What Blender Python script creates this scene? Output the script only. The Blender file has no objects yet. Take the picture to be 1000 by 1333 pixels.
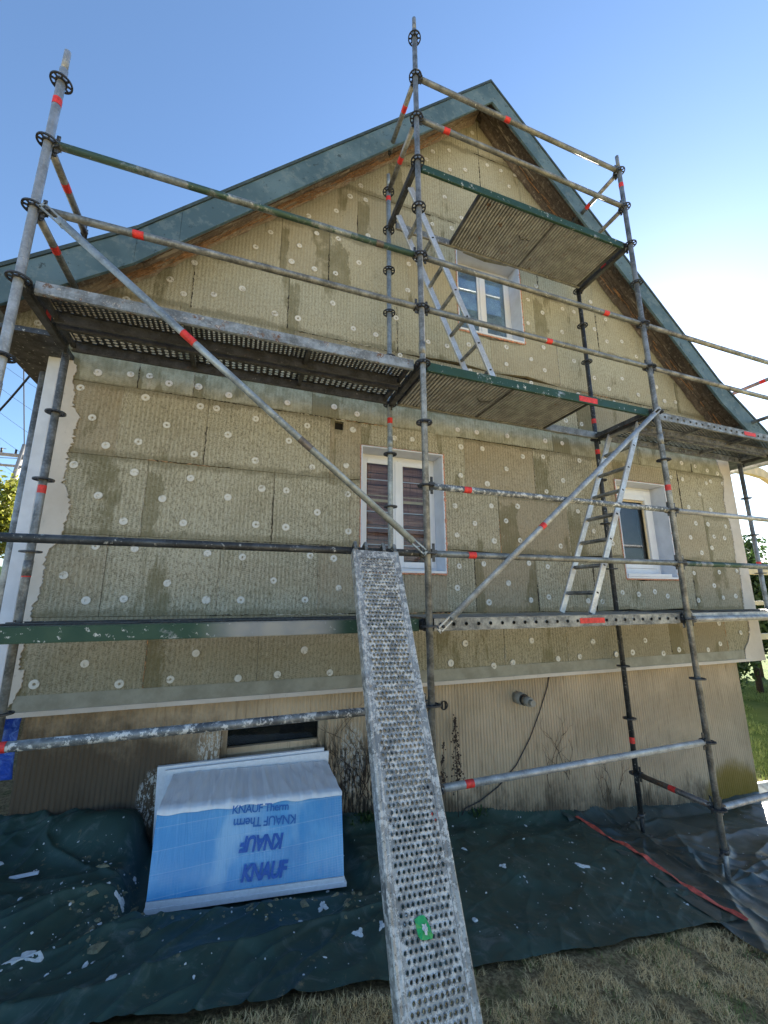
import bpy, math, random
import numpy as np
from mathutils import Vector, Matrix
random.seed(7); RNG=np.random.default_rng(11)
S=bpy.context.scene; COL=S.collection
R=math.radians

# ---------------------------------------------------------------- camera
cd=bpy.data.cameras.new('camera'); cam=bpy.data.objects.new('camera',cd); COL.objects.link(cam)
cd.sensor_fit='HORIZONTAL'; cd.sensor_width=36.0; cd.lens=529.54/1000*36; cd.clip_start=.05; cd.clip_end=3000
_pi,_ya,_ro=.2116,.3479,-.003
_F=Vector((math.sin(_ya)*math.cos(_pi),math.cos(_ya)*math.cos(_pi),math.sin(_pi)))
_R=Vector((math.cos(_ya),-math.sin(_ya),0)); _U=_R.cross(_F)
_R2=math.cos(_ro)*_R+math.sin(_ro)*_U; _U2=-math.sin(_ro)*_R+math.cos(_ro)*_U
M=Matrix((_R2,_U2,-_F)).transposed().to_4x4(); M.translation=Vector((-1.2761,-2.6124,.1821)); cam.matrix_world=M
S.camera=cam

# ---------------------------------------------------------------- sky and sun
SUN_AZ, SUN_EL = 57.0, 25.0          # azimuth from +y towards +x (degrees)
w=bpy.data.worlds.new('World'); S.world=w; w.use_nodes=True
nt=w.node_tree; bg=nt.nodes['Background']; sky=nt.nodes.new('ShaderNodeTexSky'); sky.sky_type='NISHITA'
sky.sun_disc=False; sky.sun_elevation=R(SUN_EL); sky.sun_rotation=R(SUN_AZ); sky.altitude=200; sky.air_density=1.15; sky.dust_density=0.28; sky.ozone_density=4.0
nt.links.new(sky.outputs[0],bg.inputs[0]); bg.inputs[1].default_value=.05
sl=bpy.data.lights.new('sun','SUN'); so=bpy.data.objects.new('sun',sl); COL.objects.link(so)
sl.energy=5.0; sl.angle=R(.5); sl.color=(1,.93,.82)
_d=Vector((math.sin(R(SUN_AZ))*math.cos(R(SUN_EL)),math.cos(R(SUN_AZ))*math.cos(R(SUN_EL)),math.sin(R(SUN_EL))))
so.rotation_euler=_d.to_track_quat('Z','Y').to_euler()
S.view_settings.view_transform='Standard'; S.view_settings.look='None'; S.view_settings.exposure=2.55; S.view_settings.gamma=1
S.view_settings.use_curve_mapping=False
S.render.engine='CYCLES'; S.cycles.max_bounces=7; S.cycles.transparent_max_bounces=12

# ---------------------------------------------------------------- node helpers
class NT:
    def __init__(s,name):
        s.m=bpy.data.materials.new(name); s.m.use_nodes=True; s.t=s.m.node_tree; s.b=s.t.nodes['Principled BSDF']; s.o=s.t.nodes['Material Output']
    def n(s,ty,**kw):
        x=s.t.nodes.new(ty)
        for k,v in kw.items(): setattr(x,k,v)
        return x
    def put(s,inp,v):
        if isinstance(v,bpy.types.NodeSocket): s.t.links.new(v,inp)
        elif isinstance(v,(tuple,list)) and len(v)==3 and inp.type=='RGBA': inp.default_value=(*v,1)
        else: inp.default_value=v
    def pos(s): return s.n('ShaderNodeNewGeometry').outputs['Position']
    def obj(s): return s.n('ShaderNodeTexCoord').outputs['Object']
    def rnd(s): return s.n('ShaderNodeObjectInfo').outputs['Random']
    def xyz(s,v):
        x=s.n('ShaderNodeSeparateXYZ'); s.put(x.inputs[0],v); return x.outputs
    def mapv(s,v,sc=(1,1,1),lo=(0,0,0),ro=(0,0,0)):
        x=s.n('ShaderNodeMapping'); s.put(x.inputs[0],v); x.inputs['Scale'].default_value=sc; x.inputs['Location'].default_value=lo; x.inputs['Rotation'].default_value=ro; return x.outputs[0]
    def noise(s,v,scale=5,det=4,rough=.55,dist=0):
        x=s.n('ShaderNodeTexNoise'); s.put(x.inputs['Vector'],v); x.inputs['Scale'].default_value=scale; x.inputs['Detail'].default_value=det; x.inputs['Roughness'].default_value=rough; x.inputs['Distortion'].default_value=dist; return x.outputs['Fac']
    def vor(s,v,scale=5,feat='F1'):
        x=s.n('ShaderNodeTexVoronoi',feature=feat); s.put(x.inputs['Vector'],v); x.inputs['Scale'].default_value=scale; return x.outputs['Distance']
    def wave(s,v,scale,dist=0,det=2,dirn='X',ds=1):
        x=s.n('ShaderNodeTexWave',bands_direction=dirn); s.put(x.inputs['Vector'],v); x.inputs['Scale'].default_value=scale; x.inputs['Distortion'].default_value=dist; x.inputs['Detail'].default_value=det; x.inputs['Detail Scale'].default_value=ds; return x.outputs['Fac']
    def m2(s,op,a,b=None,c=None,clamp=False):
        x=s.n('ShaderNodeMath',operation=op,use_clamp=clamp); s.put(x.inputs[0],a)
        if b is not None: s.put(x.inputs[1],b)
        if c is not None: s.put(x.inputs[2],c)
        return x.outputs[0]
    def step(s,v,lo,hi,a=0.,b=1.):
        x=s.n('ShaderNodeMapRange'); x.interpolation_type='SMOOTHSTEP'; s.put(x.inputs[0],v); x.inputs[1].default_value=lo; x.inputs[2].default_value=hi; x.inputs[3].default_value=a; x.inputs[4].default_value=b; return x.outputs[0]
    def mix(s,f,a,b,blend='MIX'):
        x=s.n('ShaderNodeMix',data_type='RGBA',blend_type=blend); s.put(x.inputs[0],f); s.put(x.inputs[6],a); s.put(x.inputs[7],b); return x.outputs[2]
    def bump(s,h,st=.3,d=.01,nrm=None):
        x=s.n('ShaderNodeBump'); x.inputs['Strength'].default_value=st; x.inputs['Distance'].default_value=d; s.put(x.inputs['Height'],h)
        if nrm is not None: s.put(x.inputs['Normal'],nrm)
        return x.outputs[0]
    def fin(s,col,rough=.8,metal=0.,nrm=None,spec=None):
        s.put(s.b.inputs['Base Color'],col); s.put(s.b.inputs['Roughness'],rough); s.put(s.b.inputs['Metallic'],metal)
        if nrm is not None: s.put(s.b.inputs['Normal'],nrm)
        if spec is not None: s.b.inputs['Specular IOR Level'].default_value=spec
        return s.m

def off(t,v):                       # per-object shift so copies do not repeat
    x=t.n('ShaderNodeVectorMath',operation='ADD'); t.put(x.inputs[0],v)
    c=t.n('ShaderNodeCombineXYZ'); r=t.m2('MULTIPLY',t.rnd(),37.)
    for i in range(3): t.put(c.inputs[i],r)
    t.put(x.inputs[1],c.outputs[0]); return x.outputs[0]

def steel(name,base=(.33,.34,.335),dark=(.11,.115,.115),splat=.0,splatc=(.55,.55,.53),rust=.0,metal=.38,rough=.5,green=0.,gcol=(.05,.095,.072)):
    t=NT(name); v=off(t,t.pos())
    a=t.noise(v,9,5,.6); b=t.noise(v,60,3,.6); c=t.noise(t.mapv(v,(1,1,.35)),25,4,.65)
    col=t.mix(t.step(a,.35,.7),dark,base); col=t.mix(t.step(b,.45,.75,0,.35),col,tuple(min(1,q*1.5) for q in base))
    if green: col=t.mix(t.step(t.noise(v,3.2,6,.7),.62-green*.35,.68-green*.35),col,gcol)
    if rust: col=t.mix(t.step(t.noise(v,14,6,.7),.66-rust*.2,.74-rust*.2),col,(.16,.075,.035))
    me=metal
    if splat:
        k=t.step(t.noise(v,28,6,.72),.66-splat*.22,.70-splat*.22); col=t.mix(k,col,splatc); me=t.m2('MULTIPLY',t.m2('SUBTRACT',1.,k),metal)
        h=t.m2('ADD',t.m2('MULTIPLY',k,1.5),c)
    else: h=c
    return t.fin(col,t.step(a,.3,.7,rough+.12,rough-.1),me,t.bump(h,.25,.002))
def deck_two_tone():
    m=MT['deck_green'].copy(); m.name='half_green_deck_edge'; nt=m.node_tree; b=nt.nodes['Principled BSDF']; src=b.inputs['Base Color'].links[0].from_socket
    g=nt.nodes.new('ShaderNodeNewGeometry'); sx=nt.nodes.new('ShaderNodeSeparateXYZ'); nt.links.new(g.outputs['Position'],sx.inputs[0])
    def rng(a,b_):
        r=nt.nodes.new('ShaderNodeMapRange'); r.interpolation_type='SMOOTHSTEP'; nt.links.new(sx.outputs[0],r.inputs[0]); r.inputs[1].default_value=a; r.inputs[2].default_value=b_; return r.outputs[0]
    A=rng(-1.5,-1.2); B=rng(-.55,-.75); mu=nt.nodes.new('ShaderNodeMath'); mu.operation='MULTIPLY'; nt.links.new(A,mu.inputs[0]); nt.links.new(B,mu.inputs[1])
    mx=nt.nodes.new('ShaderNodeMix'); mx.data_type='RGBA'; nt.links.new(mu.outputs[0],mx.inputs[0]); nt.links.new(src,mx.inputs[6]); mx.inputs[7].default_value=(.24,.255,.265,1); nt.links.new(mx.outputs[2],b.inputs['Base Color']); return m
def plain(name,col,rough=.6,metal=0.,var=.15,scale=12,bump=.15,bd=.002):
    t=NT(name); v=off(t,t.obj()); a=t.noise(v,scale,5,.6)
    c=t.mix(t.step(a,.3,.7),tuple(q*(1-var) for q in col),tuple(min(1,q*(1+var)) for q in col))
    return t.fin(c,rough,metal,t.bump(t.noise(v,scale*5,4),bump,bd))

MT={}
MT['galv']=steel('galvanised_steel')
MT['galv_light']=steel('galvanised_steel_bright',(.47,.485,.49),(.26,.27,.275),.12)
MT['galv_blue']=steel('galvanised_steel_bluish',(.36,.41,.44),(.20,.23,.25),.05)
MT['galv_splat']=steel('plaster_splashed_steel',(.26,.28,.29),(.09,.10,.11),.62,(.60,.60,.58),.15)
MT['galv_dark']=steel('dark_weathered_steel',(.075,.08,.085),(.03,.032,.035),.3,(.4,.4,.38),.1)
MT['galv_green']=steel('green_painted_steel',(.30,.33,.34),(.12,.14,.14),.1,(.5,.5,.48),0,.4,.5,.42)
MT['galv_rust']=steel('rusty_brown_steel',(.20,.17,.15),(.085,.075,.07),.22,(.45,.43,.4),.55)
MT['rail_grey']=steel('dull_rail_steel',(.27,.275,.26),(.13,.135,.13),.22,(.5,.5,.46),.12,.4)
MT['deck_green']=steel('green_deck_edge_steel',(.33,.37,.38),(.15,.17,.18),.22,(.55,.56,.54),0,.4,.55,.85,(.025,.068,.048))
MT['deck_two']=deck_two_tone()
MT['deck_edge']=steel('worn_deck_edge_steel',(.34,.37,.39),(.13,.14,.15),.35,(.42,.41,.39),.55,.4,.55)
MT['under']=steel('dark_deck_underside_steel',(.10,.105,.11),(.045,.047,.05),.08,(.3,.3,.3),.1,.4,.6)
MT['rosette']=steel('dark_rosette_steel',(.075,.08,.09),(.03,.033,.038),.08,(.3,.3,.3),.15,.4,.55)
MT['alu']=steel('aluminium',(.60,.61,.62),(.44,.45,.46),.08,(.7,.7,.68),0,.6,.42)
MT['ribbed']=steel('ribbed_deck_underside',(.40,.415,.43),(.24,.25,.26),.05,(.3,.3,.3),.25,.0,.8)
MT['red']=plain('red_marking_paint',(.62,.035,.03),.55,0,.25,40)
MT['tape']=plain('faded_red_tape',(.60,.10,.07),.6,0,.35,25,.5)
MT['white']=plain('white_plastic_frame',(.74,.76,.80),.35,0,.04,6,.05)
MT['reveal']=plain('pale_render_board',(.62,.66,.74),.75,0,.07,7,.2)
MT['foam']=plain('orange_foam_bead',(.60,.29,.20),.9,0,.35,60,.8,.006)
MT['dark']=plain('dark_void',(.012,.011,.010),.9,0,.2,10)
MT['cream']=plain('cream_timber_paint',(.62,.50,.30),.6,0,.12,6)
MT['grey_pvc']=plain('grey_plastic_pipe',(.27,.265,.24),.5,0,.12,8)
MT['rubber']=plain('black_rubber',(.015,.015,.016),.6,0,.2,20)
MT['poly']=plain('white_polystyrene',(.78,.81,.86),.8,0,.05,40,.4)
MT['ink']=plain('dark_blue_print',(.003,.10,.44),.4,0,.1,30)
MT['ink2']=plain('mid_blue_print',(.006,.14,.46),.4,0,.1,30)
MT['green_bit']=plain('green_plastic_scrap',(.015,.33,.09),.35,0,.2,30)
MT['pole_wood']=plain('weathered_pole_wood',(.26,.25,.24),.85,0,.25,6)
MT['roof']=plain('red_brown_roof_covering',(.16,.07,.05),.8,0,.3,5)
MT['verge']=plain('dark_green_verge_edge',(.05,.07,.065),.5,.2,.3,9)
MT['wirem']=plain('black_cable_sheath',(.02,.02,.022),.5,0,.1,10)

def m_panel():
    t=NT('ribbed_insulation_board'); p=t.pos(); X=t.xyz(p); v=off(t,p)
    wob=t.noise(p,2.2,3); x=t.m2('ADD',X[0],t.m2('MULTIPLY',wob,.02))
    rib01=t.m2('MULTIPLY_ADD',t.m2('SINE',t.m2('MULTIPLY',x,2*math.pi/.033)),.5,.5)
    z2=t.m2('ADD',X[2],t.m2('MULTIPLY',t.m2('SINE',t.m2('MULTIPLY',x,2*math.pi/.066)),.006)); chev=t.m2('MULTIPLY_ADD',t.m2('SINE',t.m2('MULTIPLY',t.m2('ADD',z2,t.m2('MULTIPLY',t.noise(p,5,3),.02)),2*math.pi/.0165)),.5,.5)
    big=t.noise(v,1.3,5,.6); mid=t.noise(p,9,5,.65); fib=t.noise(t.mapv(p,(1,1,.5)),90,4,.75)
    col=t.mix(t.step(big,.3,.7),(.285,.262,.18),(.40,.375,.275))
    col=t.mix(t.m2('MULTIPLY',t.step(rib01,.2,.95),t.step(t.noise(t.mapv(p,(8,8,30)),1.,4,.7),.25,.75,.15,.7)),col,(.58,.545,.44))
    col=t.mix(t.m2('MULTIPLY',t.step(chev,.5,1.),t.step(t.noise(v,4,4,.7),.38,.58,.1,.75)),col,(.50,.475,.38))
    col=t.mix(t.step(fib,.47,.64,0.,.75),col,(.115,.102,.062))
    col=t.mix(t.m2('MULTIPLY',t.m2('POWER',t.rnd(),2.),.6),col,(.30,.235,.155))
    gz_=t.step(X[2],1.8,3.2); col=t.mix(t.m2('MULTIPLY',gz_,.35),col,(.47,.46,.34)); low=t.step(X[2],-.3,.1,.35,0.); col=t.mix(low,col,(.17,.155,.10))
    bd=t.m2('MULTIPLY',t.step(t.m2('ADD',X[2],t.m2('MULTIPLY',X[0],.0125)),1.84,1.90),t.step(X[2],2.25,2.15)); col=t.mix(t.m2('MULTIPLY',bd,.65),col,t.mix(t.step(mid,.35,.65),(.23,.245,.175),(.40,.42,.34)))
    # wet mortar patches: blocky in plan, running down
    r2=t.m2('FRACT',t.m2('MULTIPLY',t.rnd(),7.31)); r3=t.m2('FRACT',t.m2('MULTIPLY',t.rnd(),13.7)); G=t.xyz(t.n('ShaderNodeTexCoord').outputs['Generated'])
    nz=t.m2('SUBTRACT',t.noise(t.mapv(p,(5,5,2.5)),2.,6,.75),.5); edge=t.m2('ADD',G[0],t.m2('MULTIPLY',nz,.30)); wd=t.m2('MULTIPLY',r3,.22)
    s1=t.m2('MULTIPLY',t.step(t.m2('SUBTRACT',edge,wd),.05,.02),t.m2('GREATER_THAN',r2,.60)); top=t.step(t.m2('ADD',G[2],t.m2('MULTIPLY',nz,.9)),.86,.78); s1=t.m2('MULTIPLY',s1,top)
    k=t.m2('MULTIPLY',t.step(t.noise(t.mapv(v,(1.9,1.9,.5)),1.3,6,.6,.1),.60,.64),t.step(mid,.25,.5)); m=t.m2('MAXIMUM',s1,k)
    col=t.mix(t.m2('MULTIPLY',m,t.m2('MULTIPLY_ADD',mid,.7,.22)),col,(.135,.122,.060))
    for a,b in ((.10,.04),(.90,.96)):
        te=t.m2('ADD',G[2],t.m2('MULTIPLY',t.m2('SUBTRACT',t.noise(t.mapv(p,(3,3,3)),2.,6,.75),.5),.28)); col=t.mix(t.step(te,a,b,0,.55),col,(.155,.14,.085))
    col=t.mix(t.step(t.noise(t.mapv(v,(6,6,3)),2.2,6,.78),.645,.67,0,.65),col,(.46,.44,.37))
    col=t.mix(t.step(t.noise(p,17,5,.8),.675,.70,0,.8),col,(.07,.058,.03))
    h=t.m2('ADD',t.m2('MULTIPLY',rib01,.9),t.m2('ADD',t.m2('MULTIPLY',fib,.9),t.m2('ADD',t.m2('MULTIPLY',chev,.35),t.m2('MULTIPLY',mid,1.6))))
    return t.fin(col,.92,0,t.bump(h,.6,.003),.2)
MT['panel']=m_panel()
def m_band():
    t=NT('mesh_coat_strip'); p=t.pos(); a=t.noise(p,7,5,.65)
    col=t.mix(t.step(a,.3,.7),(.24,.235,.19),(.33,.325,.27)); return t.fin(col,.9,0,t.bump(t.noise(t.mapv(p,(90,90,90)),1,3),.4,.002))
MT['band']=m_band()
def m_found():
    t=NT('ribbed_foundation_render'); p=t.pos(); X=t.xyz(p); a=t.noise(p,1.6,5,.6); b=t.noise(t.mapv(p,(30,30,2.5)),1,5,.7)
    col=t.mix(t.step(a,.3,.7),(.42,.335,.23),(.55,.44,.31)); col=t.mix(t.step(b,.52,.75,0,.55),col,(.15,.11,.065))
    gz=t.m2('ADD',X[2],t.m2('MULTIPLY',X[0],.10))       # splash dirt follows the sloping ground line
    dirt=t.step(t.m2('SUBTRACT',gz,t.m2('MULTIPLY',t.noise(t.mapv(p,(4,4,2)),1.5,6,.7),.95)),-1.82,-2.22)
    col=t.mix(t.m2('MULTIPLY',dirt,.85),col,(.06,.045,.03))
    lf=t.m2('MULTIPLY',t.step(X[0],-.9,-1.5),t.step(t.m2('SUBTRACT',gz,t.m2('MULTIPLY',t.noise(p,3,6,.7),1.25)),-1.25,-1.85)); col=t.mix(t.m2('MULTIPLY',lf,.9),col,(.07,.052,.036))
    ins=t.m2('MULTIPLY',t.step(t.m2('ABSOLUTE',t.m2('ADD',X[0],.28)),.42,.2),t.m2('MULTIPLY',t.step(t.noise(t.mapv(p,(14,14,4)),2,6,.75),.44,.52),t.step(X[2],-.85,-1.15))); col=t.mix(t.m2('MULTIPLY',ins,.9),col,(.03,.027,.023))
    # white plaster splashes beside the basement window
    for cx,cz,rx,rz in ((-1.37,-.93,.10,.16),(-1.75,-1.25,.1,.2),(-.22,-1.15,.12,.3)):
        d=t.m2('ADD',t.m2('POWER',t.m2('DIVIDE',t.m2('SUBTRACT',X[0],cx),rx),2.),t.m2('POWER',t.m2('DIVIDE',t.m2('SUBTRACT',X[2],cz),rz),2.))
        k=t.m2('MULTIPLY',t.step(d,1.1,.5),t.step(t.noise(t.mapv(p,(1,1,.5)),55,4,.7),.5,.54)); col=t.mix(t.m2('MULTIPLY',k,.8),col,(.55,.54,.5))
    d=t.m2('ADD',t.m2('POWER',t.m2('DIVIDE',t.m2('SUBTRACT',X[0],4.45),.5),2.),t.m2('POWER',t.m2('DIVIDE',t.m2('ADD',X[2],2.1),.38),2.))
    k=t.step(t.m2('ADD',d,t.m2('MULTIPLY',t.noise(p,7,5,.7),.9)),1.75,.9); col=t.mix(t.m2('MULTIPLY',k,.85),col,(.24,.165,.025))
    return t.fin(col,.9,0,t.bump(t.m2('ADD',t.noise(p,50,5,.7),t.m2('MULTIPLY',a,2)),.5,.003),.2)
MT['found']=m_found()
def m_plaster():
    t=NT('smooth_base_coat'); p=t.pos(); a=t.noise(p,3,6,.65); b=t.noise(t.mapv(p,(1,1,.5)),30,4,.7)
    col=t.mix(t.step(a,.3,.7),(.52,.475,.42),(.62,.575,.52)); col=t.mix(t.step(b,.62,.72,0,.5),col,(.33,.30,.26))
    return t.fin(col,.85,0,t.bump(a,.3,.008))
MT['plaster']=m_plaster()
def m_disc():
    t=NT('anchor_cap'); v=off(t,t.mapv(t.obj(),(1,1,1))); a=t.noise(v,26,4,.7)
    col=t.mix(t.step(a,.36,.48),(.38,.36,.30),(.67,.66,.62)); return t.fin(col,.8,0,t.bump(a,.4,.003))
MT['disc']=m_disc()
def m_fascia():
    t=NT('blue_green_weathered_paint'); p=t.pos(); a=t.noise(t.mapv(p,(1,1,1)),2.2,5,.6); g=t.noise(t.mapv(p,(4,4,4),(0,0,0),(0,.78,0)),3,5,.7); n2=t.noise(p,22,5,.75)
    col=t.mix(t.step(a,.35,.65),(.055,.105,.135),(.10,.165,.20)); col=t.mix(t.step(g,.52,.60,0,.45),col,(.16,.21,.225)); col=t.mix(t.step(t.noise(t.mapv(p,(1,1,1)),13,5,.8),.60,.635,0,.85),col,(.025,.045,.055)); col=t.mix(t.step(n2,.66,.69,0,.7),col,(.13,.12,.09))
    return t.fin(col,.7,0,t.bump(t.m2('ADD',g,n2),.5,.004))
MT['fascia']=m_fascia()
def m_oldwood(name,c1,c2,c3,slope):
    t=NT(name); v=off(t,t.pos()); g=t.mapv(t.mapv(v,(1,1,1),(0,0,0),(0,slope,0)),(1.2,9,34)); a=t.noise(g,1.6,5,.7,.8); b=t.noise(v,26,5,.75)
    col=t.mix(t.step(a,.35,.62),c1,c2); col=t.mix(t.step(b,.52,.66),col,c3); col=t.mix(t.step(t.noise(g,.7,5,.8),.60,.66,0,.8),col,(.44,.38,.30))
    return t.fin(col,.9,0,t.bump(t.m2('ADD',t.m2('MULTIPLY',a,2.),b),.8,.008))
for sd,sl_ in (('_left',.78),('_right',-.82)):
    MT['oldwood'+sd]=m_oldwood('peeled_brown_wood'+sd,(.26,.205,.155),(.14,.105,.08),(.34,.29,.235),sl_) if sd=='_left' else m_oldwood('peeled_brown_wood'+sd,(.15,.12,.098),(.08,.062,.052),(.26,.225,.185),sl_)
    MT['oldwood_pale'+sd]=m_oldwood('bare_split_wood'+sd,(.34,.265,.185),(.22,.165,.12),(.44,.38,.29),sl_)
MT['oldwood']=MT['oldwood_left']; MT['oldwood_pale']=MT['oldwood_pale_left']; MT['splinter']=plain('orange_split_wood',(.36,.20,.10),.9,0,.35,30)
def m_tarp(name,c,dust,rough,mud=.5):
    t=NT(name); p=t.pos(); a=t.noise(p,3,6,.65,.6); b=t.noise(p,14,6,.75); wv=t.noise(t.mapv(p,(400,400,400)),1,2)
    X=t.xyz(p)
    col=t.mix(t.step(a,.35,.75),c,tuple(q*1.7+.004 for q in c)); col=t.mix(t.step(t.noise(p,5,7,.75,1.2),.52,.72,0,dust),col,(.16,.19,.18))
    k=t.m2('MULTIPLY',t.step(b,.60,.66),t.m2('MULTIPLY',t.step(t.noise(p,2.1,3),.47,.58),t.step(X[0],.6,-.3))); col=t.mix(t.m2('MULTIPLY',k,mud),col,(.17,.15,.09))
    k2=t.step(t.noise(p,21,6,.8),.715,.73); col=t.mix(t.m2('MULTIPLY',k2,.75),col,(.42,.44,.43))
    return t.fin(col,t.step(a,.3,.7,rough-.06,rough+.1),0,t.bump(t.m2('ADD',t.m2('MULTIPLY',wv,.15),t.noise(p,9,5,.6)),.35,.006))
MT['tarp']=m_tarp('dark_teal_ground_fabric',(.017,.044,.035),.5,.55,.8)
MT['tarp2']=m_tarp('dark_glossy_sheeting',(.03,.046,.043),.4,.38,.1)
def m_bluetarp():
    t=NT('crinkled_blue_tarpaulin'); v=t.obj(); a=t.vor(v,9); b=t.noise(v,14,5,.7,1)
    return t.fin(t.mix(t.step(b,.5,.7),(.02,.085,.50),(.16,.32,.80)),.3,0,t.bump(t.m2('ADD',a,b),.9,.03))
MT['bluetarp']=m_bluetarp()
def m_film():
    t=NT('blue_shrink_film'); v=t.obj(); X=t.xyz(v); a=t.noise(t.mapv(v,(1,1,1)),2.3,4,.6); cr=t.noise(t.mapv(v,(14,3,1.5)),1,5,.6,1.5)
    col=t.mix(t.step(a,.35,.65),(.055,.29,.62),(.12,.41,.74)); 
    ly=t.m2('ABSOLUTE',t.m2('SUBTRACT',t.m2('FRACT',t.m2('MULTIPLY',X[2],1/.105)),.5)); col=t.mix(t.step(ly,.47,.5,0,.55),col,(.30,.52,.80))
    col=t.mix(t.step(t.noise(t.mapv(v,(2,2,1),(1.3,0,0)),1.8,4,.5),.56,.72,0,.7),col,(.32,.55,.78))  # paler patches paint sheen highlights into the film colour
    gr=t.m2('MAXIMUM',t.step(t.m2('ABSOLUTE',t.m2('SUBTRACT',t.m2('FRACT',t.m2('MULTIPLY',X[0],55.)),.5)),.40,.5),t.step(t.m2('ABSOLUTE',t.m2('SUBTRACT',t.m2('FRACT',t.m2('MULTIPLY',X[2],75.)),.5)),.40,.5)); col=t.mix(t.m2('MULTIPLY',gr,t.step(t.noise(v,3,4),.4,.65,.1,.55)),col,(.26,.50,.80))
    return t.fin(col,.25,0,t.bump(t.m2('ADD',cr,t.m2('MULTIPLY',t.step(ly,.44,.5),.05)),.6,.012),.6)
MT['film']=m_film()
def m_wrap():
    t=NT('white_creased_wrap'); v=t.obj(); cr=t.noise(t.mapv(v,(22,1.2,2)),1,4,.6,.8)
    return t.fin(t.mix(t.step(cr,.4,.6),(.78,.80,.84),(.86,.88,.91)),.4,0,t.bump(cr,.6,.008))
MT['wrap']=m_wrap()
def m_ground():
    t=NT('dry_lawn_soil'); p=t.pos(); X=t.xyz(p); a=t.noise(p,1.2,6,.7); b=t.noise(p,40,6,.75); c=t.noise(p,7,5,.7)
    col=t.mix(t.step(b,.35,.68),(.17,.115,.06),(.52,.385,.20)); col=t.mix(t.step(c,.5,.62,0,.45),col,(.10,.125,.04))
    far=t.step(X[0],4.5,6.0); col=t.mix(far,col,t.mix(t.step(a,.35,.65),(.07,.12,.022),(.12,.16,.04)))
    straw_bounce=t.m2('MULTIPLY',t.step(X[1],-1.9,-3.2),t.step(c,.3,.6,.75,1.)); col=t.mix(straw_bounce,col,(.44,.34,.17))  # unseen ground behind the camera, made paler to bounce warm light onto the facade
    bare=t.m2('MULTIPLY',t.step(t.m2('ABSOLUTE',t.m2('SUBTRACT',X[1],t.m2('MULTIPLY',X[0],.27))),.55,.2),t.step(X[0],4.6,5.2)); col=t.mix(t.m2('MULTIPLY',bare,.0),col,(.4,.3,.18))
    return t.fin(col,.95,0,t.bump(t.m2('ADD',b,c),1.,.03),.1)
MT['ground']=m_ground()
def m_leaf(name,c1,c2,tr=.25):
    t=NT(name); p=t.pos(); a=t.noise(p,6,3); r=t.noise(p,31,2)
    t.b.inputs['Subsurface Weight'].default_value=0
    col=t.mix(t.step(a,.35,.65),c1,c2); col=t.mix(t.step(r,.4,.6,0,.5),col,tuple(q*1.5 for q in c2))
    t.fin(col,.6,0); tl=t.n('ShaderNodeBsdfTranslucent'); t.put(tl.inputs[0],col); mx=t.n('ShaderNodeMixShader'); mx.inputs[0].default_value=tr
    t.t.links.new(t.b.outputs[0],mx.inputs[1]); t.t.links.new(tl.outputs[0],mx.inputs[2]); t.t.links.new(mx.outputs[0],t.o.inputs[0]); return t.m
MT['leaf_dark']=m_leaf('dark_hedge_leaf',(.018,.042,.012),(.045,.085,.02))
MT['leaf_yel']=m_leaf('yellow_green_leaf',(.10,.14,.02),(.24,.24,.03),.4)
MT['blade_dry']=m_leaf('dry_grass_blade',(.60,.41,.18),(.78,.58,.30),.2)
MT['blade_green']=m_leaf('green_grass_blade',(.13,.19,.045),(.22,.28,.08),.35)
MT['mortar']=plain('dried_yellow_mortar',(.22,.20,.12),.9,0,.35,40,.8,.01)
MT['seam_pale']=plain('pale_joint_mortar',(.50,.46,.37),.9,0,.3,60,.8,.006); MT['seam_orange']=plain('orange_joint_foam',(.46,.27,.15),.9,0,.35,60,.8,.006); MT['seam_dark']=plain('dark_open_joint',(.05,.042,.03),.95,0,.3,60,.8,.006)
MT['twig']=plain('dead_brown_twig',(.045,.03,.022),.9,0,.3,30)
MT['weed']=plain('small_green_weed',(.03,.07,.015),.7,0,.4,60)
MT['crumb']=plain('white_plaster_crumb',(.60,.62,.62),.85,0,.15,50,.5)
def m_glass(name,tint,refl=1.0):
    t=NT(name); tr=t.n('ShaderNodeBsdfTransparent'); tr.inputs[0].default_value=(*tint,1); gl=t.n('ShaderNodeBsdfGlossy'); gl.inputs['Roughness'].default_value=.015
    fr=t.n('ShaderNodeFresnel'); fr.inputs[0].default_value=1.55; f=t.m2('MULTIPLY',fr.outputs[0],refl,None,True)
    mx=t.n('ShaderNodeMixShader'); t.put(mx.inputs[0],f); t.t.links.new(tr.outputs[0],mx.inputs[1]); t.t.links.new(gl.outputs[0],mx.inputs[2]); t.t.links.new(mx.outputs[0],t.o.inputs[0]); return t.m
MT['glass']=m_glass('window_glass',(.85,.88,.9),.5)
def m_slat():
    t=NT('red_brown_reflection_slats'); v=t.obj(); a=t.noise(t.mapv(v,(1,1,14)),2,5,.7); b=t.noise(t.mapv(v,(40,1,3)),1,4,.7)
    col=t.mix(t.step(a,.4,.6),(.26,.12,.09),(.50,.28,.20)); col=t.mix(t.step(b,.5,.7,0,.5),col,(.10,.05,.035)); return t.fin(col,.7)  # colours of the roof reflected in the centre window
MT['slat']=m_slat()
MT['glass_dull']=m_glass('dull_window_glass',(.75,.76,.78),.16)
MT['bluefilm']=plain('blue_protective_film',(.42,.60,.90),.3,0,.35,5,.5,.02)
MT['curtain']=plain('grey_net_curtain',(.10,.10,.11),.9,0,.2,3)

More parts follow.
